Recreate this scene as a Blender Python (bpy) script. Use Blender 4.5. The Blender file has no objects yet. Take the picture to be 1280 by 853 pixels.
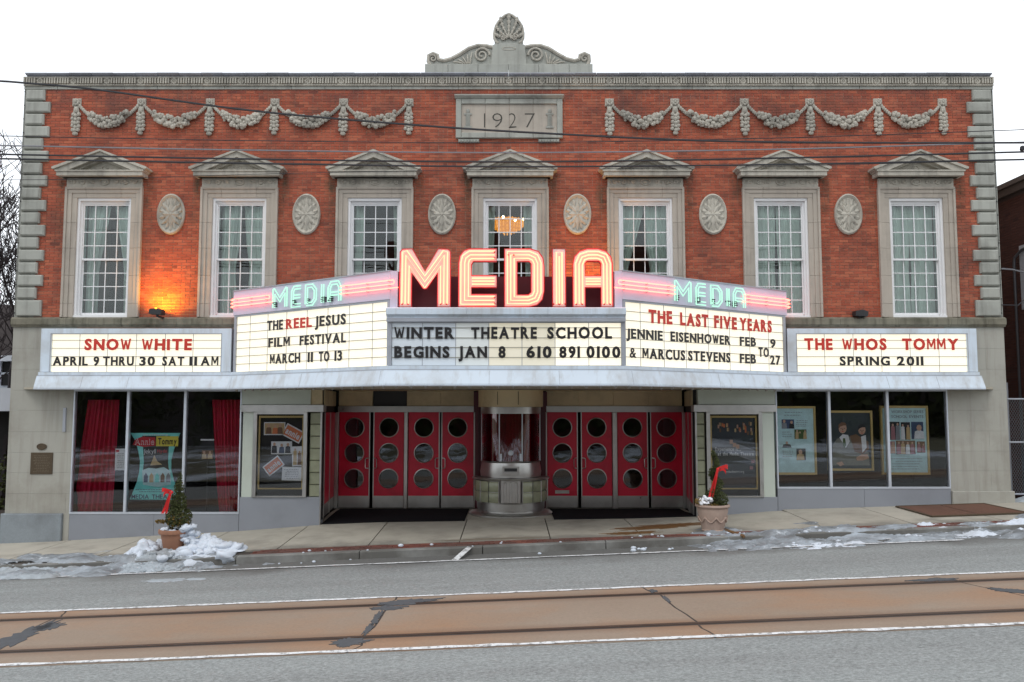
import bpy, bmesh, math, random
from mathutils import Vector, Matrix, noise
R = math.radians
rnd = random.Random(7)
sc = bpy.context.scene
COL = sc.collection

# ------------------------------------------------------------------ camera, sky, sun, exposure
CX, CY, CZ, TH, F = 0.06, -18.5, 2.53, R(4.3), 1000.0
SHIFT = 10.3
cam = bpy.data.cameras.new('camera'); cam.sensor_width = 36; cam.lens = 36 * F / 1280
cam.shift_y = SHIFT / 1280; cam.clip_end = 3000; cam.clip_start = 0.1
co = bpy.data.objects.new('camera', cam); COL.objects.link(co)
co.location = (CX, CY, CZ); co.rotation_euler = (R(90) + TH, 0, 0); sc.camera = co

SUN_EL, SUN_ROT = R(58), R(200)
w = bpy.data.worlds.new('World'); sc.world = w; w.use_nodes = True
nt = w.node_tree; nt.nodes.clear()
out = nt.nodes.new('ShaderNodeOutputWorld'); bg = nt.nodes.new('ShaderNodeBackground')
sky = nt.nodes.new('ShaderNodeTexSky'); sky.sky_type = 'NISHITA'; sky.sun_disc = False
sky.sun_elevation = SUN_EL; sky.sun_rotation = SUN_ROT
tc = nt.nodes.new('ShaderNodeTexCoord'); mp = nt.nodes.new('ShaderNodeMapping'); mp.inputs['Scale'].default_value = (1, 1, 3.2)
nz = nt.nodes.new('ShaderNodeTexNoise'); nz.inputs['Scale'].default_value = 1.6; nz.inputs['Detail'].default_value = 6
cr = nt.nodes.new('ShaderNodeValToRGB'); cr.color_ramp.elements[0].position = 0.36; cr.color_ramp.elements[1].position = 0.62
cr.color_ramp.elements[0].color = (.72, .72, .72, 1)
mx = nt.nodes.new('ShaderNodeMix'); mx.data_type = 'RGBA'
mx.inputs['B'].default_value = (14.0, 14.6, 15.3, 1)
L = nt.links.new
L(tc.outputs['Generated'], mp.inputs['Vector']); L(mp.outputs['Vector'], nz.inputs['Vector'])
L(nz.outputs['Fac'], cr.inputs['Fac']); L(cr.outputs['Color'], mx.inputs['Factor'])
L(sky.outputs['Color'], mx.inputs['A']); L(mx.outputs['Result'], bg.inputs['Color'])
bg.inputs['Strength'].default_value = 0.1
L(bg.outputs['Background'], out.inputs['Surface'])

sl = bpy.data.lights.new('sun', 'SUN'); sl.energy = 0.75; sl.angle = R(20); sl.color = (1, .96, .9)
so = bpy.data.objects.new('sun', sl); COL.objects.link(so)
# sun direction: azimuth measured like the sky's rotation (clockwise from +Y)
az = SUN_ROT
sd = Vector((math.sin(az) * math.cos(SUN_EL), math.cos(az) * math.cos(SUN_EL), math.sin(SUN_EL)))
so.rotation_euler = sd.to_track_quat('Z', 'Y').to_euler()
sc.view_settings.view_transform = 'Standard'; sc.view_settings.look = 'None'
sc.view_settings.exposure = -0.02; sc.view_settings.gamma = 1
sc.cycles.use_denoising = True
sc.cycles.max_bounces = 6; sc.cycles.transparent_max_bounces = 12
sc.cycles.sample_clamp_indirect = 4

# ------------------------------------------------------------------ geometry helpers
cth, sth = math.cos(TH), math.sin(TH)
def at(u, v, Y=0.0):
    """pixel of the 1280x853 photograph -> (X, Z) on the vertical plane at Y"""
    wv = 426.5 + SHIFT - v; D = Y - CY; den = F * cth - wv * sth
    return CX + (u - 640) * D / den, CZ + D * (F * sth + wv * cth) / den
def zf(v, Y=0.0): return at(640, v, Y)[1]
def xf(u, v, Y=0.0): return at(u, v, Y)[0]

ORG = {}
def world_org(o): return ORG.get(o.name, Vector((0, 0, 0))) if o else Vector((0, 0, 0))
def tag(o, label=None, cat=None, group=None, kind=None):
    if label: o['label'] = label
    if cat: o['category'] = cat
    if group: o['group'] = group
    if kind: o['kind'] = kind
    return o
def thing(name, label, cat, loc=(0, 0, 0), group=None):
    o = bpy.data.objects.new(name, None); COL.objects.link(o); o.empty_display_size = .2
    o.location = loc; ORG[o.name] = Vector(loc)
    return tag(o, label, cat, group)
def put(name, mesh, parent=None, loc=(0, 0, 0), rot=None, scale=None, label=None):
    o = bpy.data.objects.new(name, mesh); COL.objects.link(o)
    p = Vector(loc)
    if parent: o.parent = parent; o.location = p - world_org(parent)
    else: o.location = p
    ORG[o.name] = p
    if rot is not None: o.rotation_euler = rot
    if scale is not None: o.scale = scale
    if label: o['label'] = label
    return o

class MB:
    def __init__(s, T=None): s.v = []; s.f = []; s.T = T
    def add(s, vs, fs):
        n = len(s.v)
        if s.T: vs = [s.T(*p) for p in vs]
        s.v += [tuple(p) for p in vs]; s.f += [tuple(i + n for i in f) for f in fs]; return s
    def box(s, x0, x1, y0, y1, z0, z1):
        return s.add([(x0, y0, z0), (x1, y0, z0), (x1, y1, z0), (x0, y1, z0), (x0, y0, z1), (x1, y0, z1), (x1, y1, z1), (x0, y1, z1)],
                     [(0, 3, 2, 1), (4, 5, 6, 7), (0, 1, 5, 4), (1, 2, 6, 5), (2, 3, 7, 6), (3, 0, 4, 7)])
    def cham(s, x0, x1, y0, y1, z0, z1, c=.01):
        """box whose face at y0 (the front) has chamfered edges"""
        yb = y0 + c if y1 > y0 else y0 - c
        vs = [(x0, y1, z0), (x1, y1, z0), (x1, y1, z1), (x0, y1, z1), (x0, yb, z0), (x1, yb, z0), (x1, yb, z1), (x0, yb, z1),
              (x0 + c, y0, z0 + c), (x1 - c, y0, z0 + c), (x1 - c, y0, z1 - c), (x0 + c, y0, z1 - c)]
        fs = [(0, 1, 2, 3)]
        for a in (0, 4):
            for i in range(4): j = (i + 1) % 4; fs.append((a + i, a + j, a + 4 + j, a + 4 + i))
        fs.append((8, 9, 10, 11)); return s.add(vs, fs)
    def prism(s, pts, y0, y1):
        """polygon in x,z extruded along y"""
        n = len(pts)
        vs = [(p[0], y0, p[1]) for p in pts] + [(p[0], y1, p[1]) for p in pts]
        fs = [tuple(range(n)), tuple(range(2 * n - 1, n - 1, -1))] + [(i, (i + 1) % n, n + (i + 1) % n, n + i) for i in range(n)]
        return s.add(vs, fs)
    def slab(s, pts, z0, z1):
        n = len(pts)
        vs = [(p[0], p[1], z0) for p in pts] + [(p[0], p[1], z1) for p in pts]
        fs = [tuple(range(n)), tuple(range(2 * n - 1, n - 1, -1))] + [(i, (i + 1) % n, n + (i + 1) % n, n + i) for i in range(n)]
        return s.add(vs, fs)
    def sweep(s, prof, P0, P1):
        """prof: list of (o, z); P0/P1: functions giving plan point for offset o"""
        n = len(prof); vs = []
        for Pf in (P0, P1):
            for o, z in prof: q = Pf(o); vs.append((q[0], q[1], z))
        fs = [tuple(range(n)), tuple(range(2 * n - 1, n - 1, -1))] + [(i, (i + 1) % n, n + (i + 1) % n, n + i) for i in range(n)]
        return s.add(vs, fs)
    def tube(s, pts, r, n=6, closed=False, r1=None):
        pts = [Vector(p) for p in pts]; m = len(pts); vs = []; fs = []
        up = Vector((0.13, 0.31, 0.94)).normalized(); prev = None
        for i, p in enumerate(pts):
            if closed: t = (pts[(i + 1) % m] - pts[i - 1])
            else: t = pts[min(i + 1, m - 1)] - pts[max(i - 1, 0)]
            t.normalize()
            a = prev if prev else (up if abs(t.dot(up)) < .95 else Vector((1, 0, 0)))
            a = (a - t * a.dot(t)).normalized(); b = t.cross(a); prev = a
            rr = r if r1 is None else r + (r1 - r) * i / max(1, m - 1)
            for k in range(n):
                q = 2 * math.pi * k / n; vs.append(tuple(p + a * (rr * math.cos(q)) + b * (rr * math.sin(q))))
        for i in range(m if closed else m - 1):
            for k in range(n):
                j = (i + 1) % m; fs.append((i * n + k, i * n + (k + 1) % n, j * n + (k + 1) % n, j * n + k))
        if not closed: fs += [tuple(range(n)), tuple((m - 1) * n + k for k in range(n - 1, -1, -1))]
        return s.add(vs, fs)
    def ball(s, c, r, seg=8, rings=5):
        rx, ry, rz = (r, r, r) if not isinstance(r, (tuple, list)) else r
        vs = [(c[0], c[1], c[2] + rz)]
        for i in range(1, rings):
            a = math.pi * i / rings
            for k in range(seg):
                q = 2 * math.pi * k / seg
                vs.append((c[0] + rx * math.sin(a) * math.cos(q), c[1] + ry * math.sin(a) * math.sin(q), c[2] + rz * math.cos(a)))
        vs.append((c[0], c[1], c[2] - rz)); e = len(vs) - 1; fs = []
        for k in range(seg):
            fs.append((0, 1 + k, 1 + (k + 1) % seg)); b = 1 + (rings - 2) * seg
            fs.append((e, b + (k + 1) % seg, b + k))
        for i in range(rings - 2):
            for k in range(seg):
                a0 = 1 + i * seg; b0 = a0 + seg
                fs.append((a0 + k, b0 + k, b0 + (k + 1) % seg, a0 + (k + 1) % seg))
        return s.add(vs, fs)
    def lathe(s, c, prof, a0=0, a1=360, seg=24, closed_prof=False):
        vs = []; full = abs(a1 - a0) >= 360; m = seg if full else seg + 1; n = len(prof)
        for k in range(m):
            q = R(a0 + (a1 - a0) * k / seg)
            for r, z in prof: vs.append((c[0] + r * math.cos(q), c[1] + r * math.sin(q), c[2] + z))
        fs = []
        for k in range(seg):
            j = (k + 1) % m
            for i in range(n if closed_prof else n - 1):
                i2 = (i + 1) % n; fs.append((k * n + i, j * n + i, j * n + i2, k * n + i2))
        return s.add(vs, fs)
    def grid(s, nx, ny, fn):
        vs = [fn(i / nx, j / ny) for j in range(ny + 1) for i in range(nx + 1)]
        fs = [(j * (nx + 1) + i, j * (nx + 1) + i + 1, (j + 1) * (nx + 1) + i + 1, (j + 1) * (nx + 1) + i) for j in range(ny) for i in range(nx)]
        return s.add(vs, fs)
    def mesh(s, name, mat, smooth=False, org=(0, 0, 0), recalc=True):
        me = bpy.data.meshes.new(name); ox, oy, oz = org
        me.from_pydata([(a - ox, b - oy, c - oz) for a, b, c in s.v], [], s.f)
        if recalc and len(s.f) < 60000:
            bm = bmesh.new(); bm.from_mesh(me); bmesh.ops.recalc_face_normals(bm, faces=bm.faces); bm.to_mesh(me); bm.free()
        if mat: me.materials.append(mat)
        if smooth:
            for p in me.polygons: p.use_smooth = True
            if smooth != 'all': me.set_sharp_from_angle(angle=R(35))
        return me
    def build(s, name, mat, parent=None, smooth=False, label=None, cat=None, group=None, kind=None, org=None, recalc=True):
        if parent is not None: og = world_org(parent)
        elif org is not None: og = Vector(org)
        elif s.v:
            xs, ys, zs = zip(*s.v); og = Vector(((min(xs) + max(xs)) / 2, (min(ys) + max(ys)) / 2, min(zs)))
        else: og = Vector((0, 0, 0))
        o = put(name, s.mesh(name, mat, smooth, og, recalc), parent, og)
        return tag(o, label, cat, group, kind)

class Fr:
    """vertical frame: a along the board, o outward from it, z up"""
    def __init__(s, A, B):
        s.A = Vector(A); s.B = Vector(B); s.d = (s.B - s.A).normalized(); s.L = (s.B - s.A).length
        s.n = Vector((s.d.y, -s.d.x)); s.ang = math.atan2(s.d.y, s.d.x)
    def P(s, a, o, z):
        q = s.A + s.d * a + s.n * o; return (q.x, q.y, z)
    def hit(s, u, v, o=0):
        lo, hi = -2.0, s.L + 2.0
        for _ in range(40):
            m = (lo + hi) / 2; q = s.P(m, o, 0)
            if xf(u, v, q[1]) > q[0]: lo = m
            else: hi = m
        q = s.P(m, o, 0); return m, zf(v, q[1])

def fill2d(splines, depth, mat=None, name='shape', T=None):
    """closed outlines (holes by even-odd) -> mesh in x,z, thickness along y (0..depth)"""
    cu = bpy.data.curves.new(name, 'CURVE'); cu.dimensions = '2D'; cu.fill_mode = 'BOTH'; cu.extrude = depth / 2
    for pts in splines:
        sp = cu.splines.new('POLY'); sp.points.add(len(pts) - 1); sp.use_cyclic_u = True
        for i, p in enumerate(pts): sp.points[i].co = (p[0], p[1], 0, 1)
    ob = bpy.data.objects.new(name, cu); me = bpy.data.meshes.new_from_object(ob)
    for vx in me.vertices:
        x, y, z = vx.co; vx.co = (x, z + depth / 2, y)
        if T: vx.co = T(*vx.co)
    bpy.data.objects.remove(ob); bpy.data.curves.remove(cu)
    me.name = name
    if mat: me.materials.append(mat)
    return me
GL = {}
POLY = {'M': [(0, 0), (0, 1), (.18, 1), (.42, .46), (.66, 1), (.84, 1), (.84, 0), (.69, 0), (.69, .66), (.48, .2), (.36, .2), (.15, .66), (.15, 0)],
        'W': [(0, 1), (.16, 1), (.30, .34), (.43, .84), (.57, .84), (.70, .34), (.84, 1), (1.0, 1), (.79, 0), (.61, 0), (.50, .50), (.39, 0), (.21, 0)]}
def glyph(ch, bold=.02, depth=.012):
    if ch == '&' and bold > .015: bold = .012
    if ch in POLY and bold > .01 and (ch, bold, depth) not in GL:
        me = fill2d([[(x * .73 * .95, z * .73) for x, z in POLY[ch]]], depth, None, 'letter', T=lambda x, y, z: (x, y - depth / 2, z))
        xs = [v.co.x for v in me.vertices]; GL[(ch, bold, depth)] = (me, max(xs), 0, .73)
    k = (ch, bold, depth)
    if k not in GL:
        cu = bpy.data.curves.new('letter', 'FONT'); cu.body = ch; cu.size = 1; cu.offset = bold; cu.extrude = depth / 2; cu.resolution_u = 3
        ob = bpy.data.objects.new('letter', cu); me = bpy.data.meshes.new_from_object(ob)
        xs = [v.co.x for v in me.vertices]; ys = [v.co.y for v in me.vertices]
        x0, x1, y0, y1 = min(xs), max(xs), min(ys), max(ys)
        for v in me.vertices: v.co = (v.co.x - x0, -v.co.z, v.co.y)
        bpy.data.objects.remove(ob); bpy.data.curves.remove(cu)
        GL[k] = (me, x1 - x0, y0, y1)
    return GL[k]
GM = {}
def gmesh(ch, mat, bold, depth):
    k = (ch, mat.name, bold, depth)
    if k not in GM:
        me = glyph(ch, bold, depth)[0].copy(); me.name = 'letter'; me.materials.clear(); me.materials.append(mat); GM[k] = me
    return GM[k]
CAPH = .73
def word(s, F_, a0, a1, z0, z1, o, mat, parent, bold=.03, depth=.012, name='letter', gap=.13):
    """separate letter objects fitted between a0..a1 and z0..z1 on frame F_"""
    ws = [glyph(c, bold, depth)[1] if c != ' ' else .3 for c in s]
    tot = sum(ws) + gap * (len(s) - 1); k = (a1 - a0) / tot; a = a0; ks = (z1 - z0) / CAPH
    for c, wd in zip(s, ws):
        if c != ' ':
            p = F_.P(a, o, z0)
            put(name, gmesh(c, mat, bold, depth), parent, p, rot=(0, rnd.uniform(-.018, .018), F_.ang), scale=(k, 1, ks * rnd.uniform(.98, 1.02)))
        a += (wd + gap) * k
def textmesh(s, F_, a0, a1, z0, z1, o, mat, parent, bold=.0, depth=.004, name='lettering', gap=.1):
    """whole line joined into one flat print"""
    ws = [glyph(c, bold, depth)[1] if c != ' ' else .3 for c in s]
    tot = sum(ws) + gap * (len(s) - 1); k = (a1 - a0) / tot; a = a0; ks = (z1 - z0) / CAPH
    mb = MB(F_.P)
    for c, wd in zip(s, ws):
        if c != ' ':
            me = glyph(c, bold, depth)[0]
            mb.add([(a + v.co.x * k, o - v.co.y, z0 + v.co.z * ks) for v in me.vertices], [tuple(p.vertices) for p in me.polygons])
        a += (wd + gap) * k
    return mb.build(name, mat, parent, recalc=False)
def offset_path(pts, d, closed=False):
    n = len(pts); outp = []
    for i in range(n):
        p = Vector(pts[i])
        a = Vector(pts[i - 1]) if (i > 0 or closed) else None
        b = Vector(pts[(i + 1) % n]) if (i < n - 1 or closed) else None
        def nrm(q, r):
            t = (r - q).normalized(); return Vector((-t.y, t.x))
        if a is None: outp.append(tuple(p + nrm(p, b) * d)); continue
        if b is None: outp.append(tuple(p + nrm(a, p) * d)); continue
        n1, n2 = nrm(a, p), nrm(p, b); m = n1 + n2
        if m.length < 1e-6: outp.append(tuple(p + n1 * d)); continue
        m.normalize(); c = m.dot(n1); k = d / max(c, .01)
        if abs(k) > abs(d) * 1.9:
            t1 = (p - a).normalized(); t2 = (b - p).normalized(); e = abs(d) * .9
            sgn = 1 if (n1.cross(n2) * d) < 0 else -1
            if sgn > 0: outp += [tuple(p + n1 * d + t1 * e), tuple(p + n2 * d - t2 * e)]
            else: outp.append(tuple(p + m * k))
        else: outp.append(tuple(p + m * k))
    return outp

# ------------------------------------------------------------------ materials
def N(t, typ, **kw):
    n = t.nodes.new(typ)
    for k, v in kw.items(): setattr(n, k, v)
    return n
def newmat(name):
    m = bpy.data.materials.new(name); m.use_nodes = True; t = m.node_tree; t.nodes.clear()
    o = N(t, 'ShaderNodeOutputMaterial'); b = N(t, 'ShaderNodeBsdfPrincipled'); t.links.new(b.outputs[0], o.inputs[0])
    return m, t, b
def pos(t, scale):
    g = N(t, 'ShaderNodeNewGeometry'); mp = N(t, 'ShaderNodeMapping'); mp.inputs['Scale'].default_value = scale
    t.links.new(g.outputs['Position'], mp.inputs['Vector']); return mp.outputs['Vector']
def nzn(t, scale, detail=4, rough=.55, vec=(1, 1, 1)):
    n = N(t, 'ShaderNodeTexNoise'); n.inputs['Scale'].default_value = scale; n.inputs['Detail'].default_value = detail
    n.inputs['Roughness'].default_value = rough; t.links.new(pos(t, vec), n.inputs['Vector']); return n.outputs['Fac']
def ramp(t, src, p0, p1, c0=(0, 0, 0, 1), c1=(1, 1, 1, 1)):
    r = N(t, 'ShaderNodeValToRGB'); r.color_ramp.elements[0].position = p0; r.color_ramp.elements[1].position = p1
    r.color_ramp.elements[0].color = c0; r.color_ramp.elements[1].color = c1; t.links.new(src, r.inputs[0]); return r.outputs[0]
def mixc(t, fac, a, b, mode='MIX'):
    m = N(t, 'ShaderNodeMix', data_type='RGBA', blend_type=mode)
    for s, k in ((fac, 'Factor'), (a, 'A'), (b, 'B')):
        if hasattr(s, 'links'): t.links.new(s, m.inputs[k])
        elif k == 'Factor': m.inputs[k].default_value = s
        else: m.inputs[k].default_value = (*s, 1) if len(s) == 3 else s
    return m.outputs['Result']
def math_(t, op, a, b):
    m = N(t, 'ShaderNodeMath', operation=op)
    for i, s in enumerate((a, b)):
        if hasattr(s, 'links'): t.links.new(s, m.inputs[i])
        else: m.inputs[i].default_value = s
    return m.outputs[0]
def bumpn(t, b, h, strength=.3, dist=.01):
    n = N(t, 'ShaderNodeBump'); n.inputs['Strength'].default_value = strength; n.inputs['Distance'].default_value = dist
    t.links.new(h, n.inputs['Height']); t.links.new(n.outputs[0], b.inputs['Normal'])
def simple(name, c, rough=.6, metal=0, var=.12, scale=6, bump=.15, dirt=None, dirt_amt=.5, streak=False, vary=.0, spec=None, fine=60):
    """base colour with tonal noise, optional dirt and streaks, per-object variation"""
    m, t, b = newmat(name)
    n = nzn(t, scale, 5)
    col = mixc(t, n, tuple(x * (1 - var) for x in c), tuple(min(1, x * (1 + var)) for x in c))
    if dirt:
        d = ramp(t, nzn(t, .9, 6, .65), .48, .72)
        col = mixc(t, math_(t, 'MULTIPLY', d, dirt_amt), col, dirt)
        if streak:
            s = ramp(t, nzn(t, 1, 5, .6, (7, 7, .55)), .5, .75)
            col = mixc(t, math_(t, 'MULTIPLY', s, dirt_amt * .9), col, dirt)
    if vary:
        oi = N(t, 'ShaderNodeObjectInfo')
        v = math_(t, 'ADD', math_(t, 'MULTIPLY', oi.outputs['Random'], 2 * vary), 1 - vary)
        hs = N(t, 'ShaderNodeHueSaturation'); t.links.new(col, hs.inputs['Color']); t.links.new(v, hs.inputs['Value']); col = hs.outputs[0]
    t.links.new(col, b.inputs['Base Color'])
    rr = math_(t, 'ADD', math_(t, 'MULTIPLY', n, .2), rough - .1); t.links.new(rr, b.inputs['Roughness'])
    b.inputs['Metallic'].default_value = metal
    if spec is not None: b.inputs['Specular IOR Level'].default_value = spec
    if bump: bumpn(t, b, nzn(t, fine, 4), bump, .004)
    return m
def emit(name, c, s):
    m = bpy.data.materials.new(name); m.use_nodes = True; t = m.node_tree; t.nodes.clear()
    o = N(t, 'ShaderNodeOutputMaterial'); e = N(t, 'ShaderNodeEmission'); e.inputs[0].default_value = (*c, 1); e.inputs[1].default_value = s
    t.links.new(e.outputs[0], o.inputs[0]); return m
def glassmat(name, tint=(.9, .95, .94), ior=1.5, boost=1.0, rough=.0, wob=.0):
    m = bpy.data.materials.new(name); m.use_nodes = True; t = m.node_tree; t.nodes.clear()
    o = N(t, 'ShaderNodeOutputMaterial'); tr = N(t, 'ShaderNodeBsdfTransparent'); gl = N(t, 'ShaderNodeBsdfGlossy')
    tr.inputs[0].default_value = (*tint, 1); gl.inputs['Roughness'].default_value = rough
    fr = N(t, 'ShaderNodeFresnel'); fr.inputs[0].default_value = ior
    ms = N(t, 'ShaderNodeMixShader'); f = math_(t, 'MULTIPLY', fr.outputs[0], 2.0 * boost); t.links.new(f, ms.inputs[0])
    if wob:
        bp = N(t, 'ShaderNodeBump'); bp.inputs['Strength'].default_value = wob; bp.inputs['Distance'].default_value = .02
        t.links.new(nzn(t, 2.2, 2), bp.inputs['Height']); t.links.new(bp.outputs[0], gl.inputs['Normal'])
    t.links.new(tr.outputs[0], ms.inputs[1]); t.links.new(gl.outputs[0], ms.inputs[2]); t.links.new(ms.outputs[0], o.inputs[0]); return m

def brick_material(name, c0, c1, c2, soot=(.05, .035, .03), soot_amt=.75, stains=True):
    m, t, b = newmat(name)
    g = N(t, 'ShaderNodeNewGeometry'); oi = N(t, 'ShaderNodeObjectInfo')
    r = math_(t, 'FRACT', math_(t, 'ADD', math_(t, 'MULTIPLY', g.outputs['Random Per Island'], 1.0), math_(t, 'MULTIPLY', oi.outputs['Random'], 1.0)), 0)
    rp = N(t, 'ShaderNodeValToRGB'); e = rp.color_ramp.elements; e[0].position = 0; e[0].color = (*c0, 1); e[1].position = 1; e[1].color = (*c2, 1)
    k = rp.color_ramp.elements.new(.5); k.color = (*c1, 1); k = rp.color_ramp.elements.new(.93); k.color = (*c2, 1); e = rp.color_ramp.elements
    e[-1].color = (c0[0] * .6, c0[1] * .6, c0[2] * .7, 1)
    t.links.new(r, rp.inputs[0]); col = rp.outputs[0]
    col = mixc(t, math_(t, 'MULTIPLY', nzn(t, 30, 3), .35), col, (.16, .05, .03))
    # broad weathering
    so_ = ramp(t, nzn(t, .9, 8, .72, (1, 1, 1.0)), .47, .68)
    col = mixc(t, math_(t, 'MULTIPLY', so_, soot_amt * .75), col, soot)
    if stains:
        st = ramp(t, nzn(t, 1.0, 6, .6, (2.2, 1, .35)), .52, .72)
        col = mixc(t, math_(t, 'MULTIPLY', st, soot_amt * .6), col, (.07, .05, .04))
        # soot just below the cornice, where the run-off lands
        sx = N(t, 'ShaderNodeSeparateXYZ'); t.links.new(g.outputs['Position'], sx.inputs[0])
        hi = N(t, 'ShaderNodeMapRange'); hi.inputs[1].default_value = ZTOP_BR - 1.0; hi.inputs[2].default_value = ZTOP_BR
        t.links.new(sx.outputs['Z'], hi.inputs[0])
        blot = ramp(t, nzn(t, 1.5, 6, .65, (.8, 1, 1.6)), .45, .62)
        col = mixc(t, math_(t, 'MULTIPLY', math_(t, 'MULTIPLY', hi.outputs[0], blot), .75), col, (.11, .045, .04))
        # mossy run-off stains beside every pediment end
        X = sx.outputs['X']; fx = math_(t, 'ABSOLUTE', math_(t, 'SUBTRACT', math_(t, 'MULTIPLY', math_(t, 'FRACT', math_(t, 'DIVIDE', math_(t, 'SUBTRACT', X, WX[0] - WSP / 2), WSP), 0), WSP), WSP / 2), 0)
        d = math_(t, 'ABSOLUTE', math_(t, 'SUBTRACT', fx, 1.03), 0)
        near = N(t, 'ShaderNodeMapRange'); near.inputs[1].default_value = .20; near.inputs[2].default_value = .03; t.links.new(d, near.inputs[0])
        zz = N(t, 'ShaderNodeMapRange'); zz.inputs[1].default_value = zf(320); zz.inputs[2].default_value = zf(235); t.links.new(sx.outputs['Z'], zz.inputs[0])
        zl = math_(t, 'LESS_THAN', sx.outputs['Z'], zf(216))
        br = ramp(t, nzn(t, 2.5, 6, .7, (1.4, 1, .8)), .40, .62)
        fac = math_(t, 'MULTIPLY', math_(t, 'MULTIPLY', near.outputs[0], zz.outputs[0]), math_(t, 'MULTIPLY', zl, br))
        col = mixc(t, math_(t, 'MULTIPLY', fac, .85), col, (.05, .042, .02))
        ef = ramp(t, nzn(t, 3.0, 7, .75), .62, .78)
        col = mixc(t, math_(t, 'MULTIPLY', ef, .45), col, (.5, .36, .30))
    t.links.new(col, b.inputs['Base Color']); b.inputs['Roughness'].default_value = .85
    bumpn(t, b, nzn(t, 90, 4), .35, .004)
    return m

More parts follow.
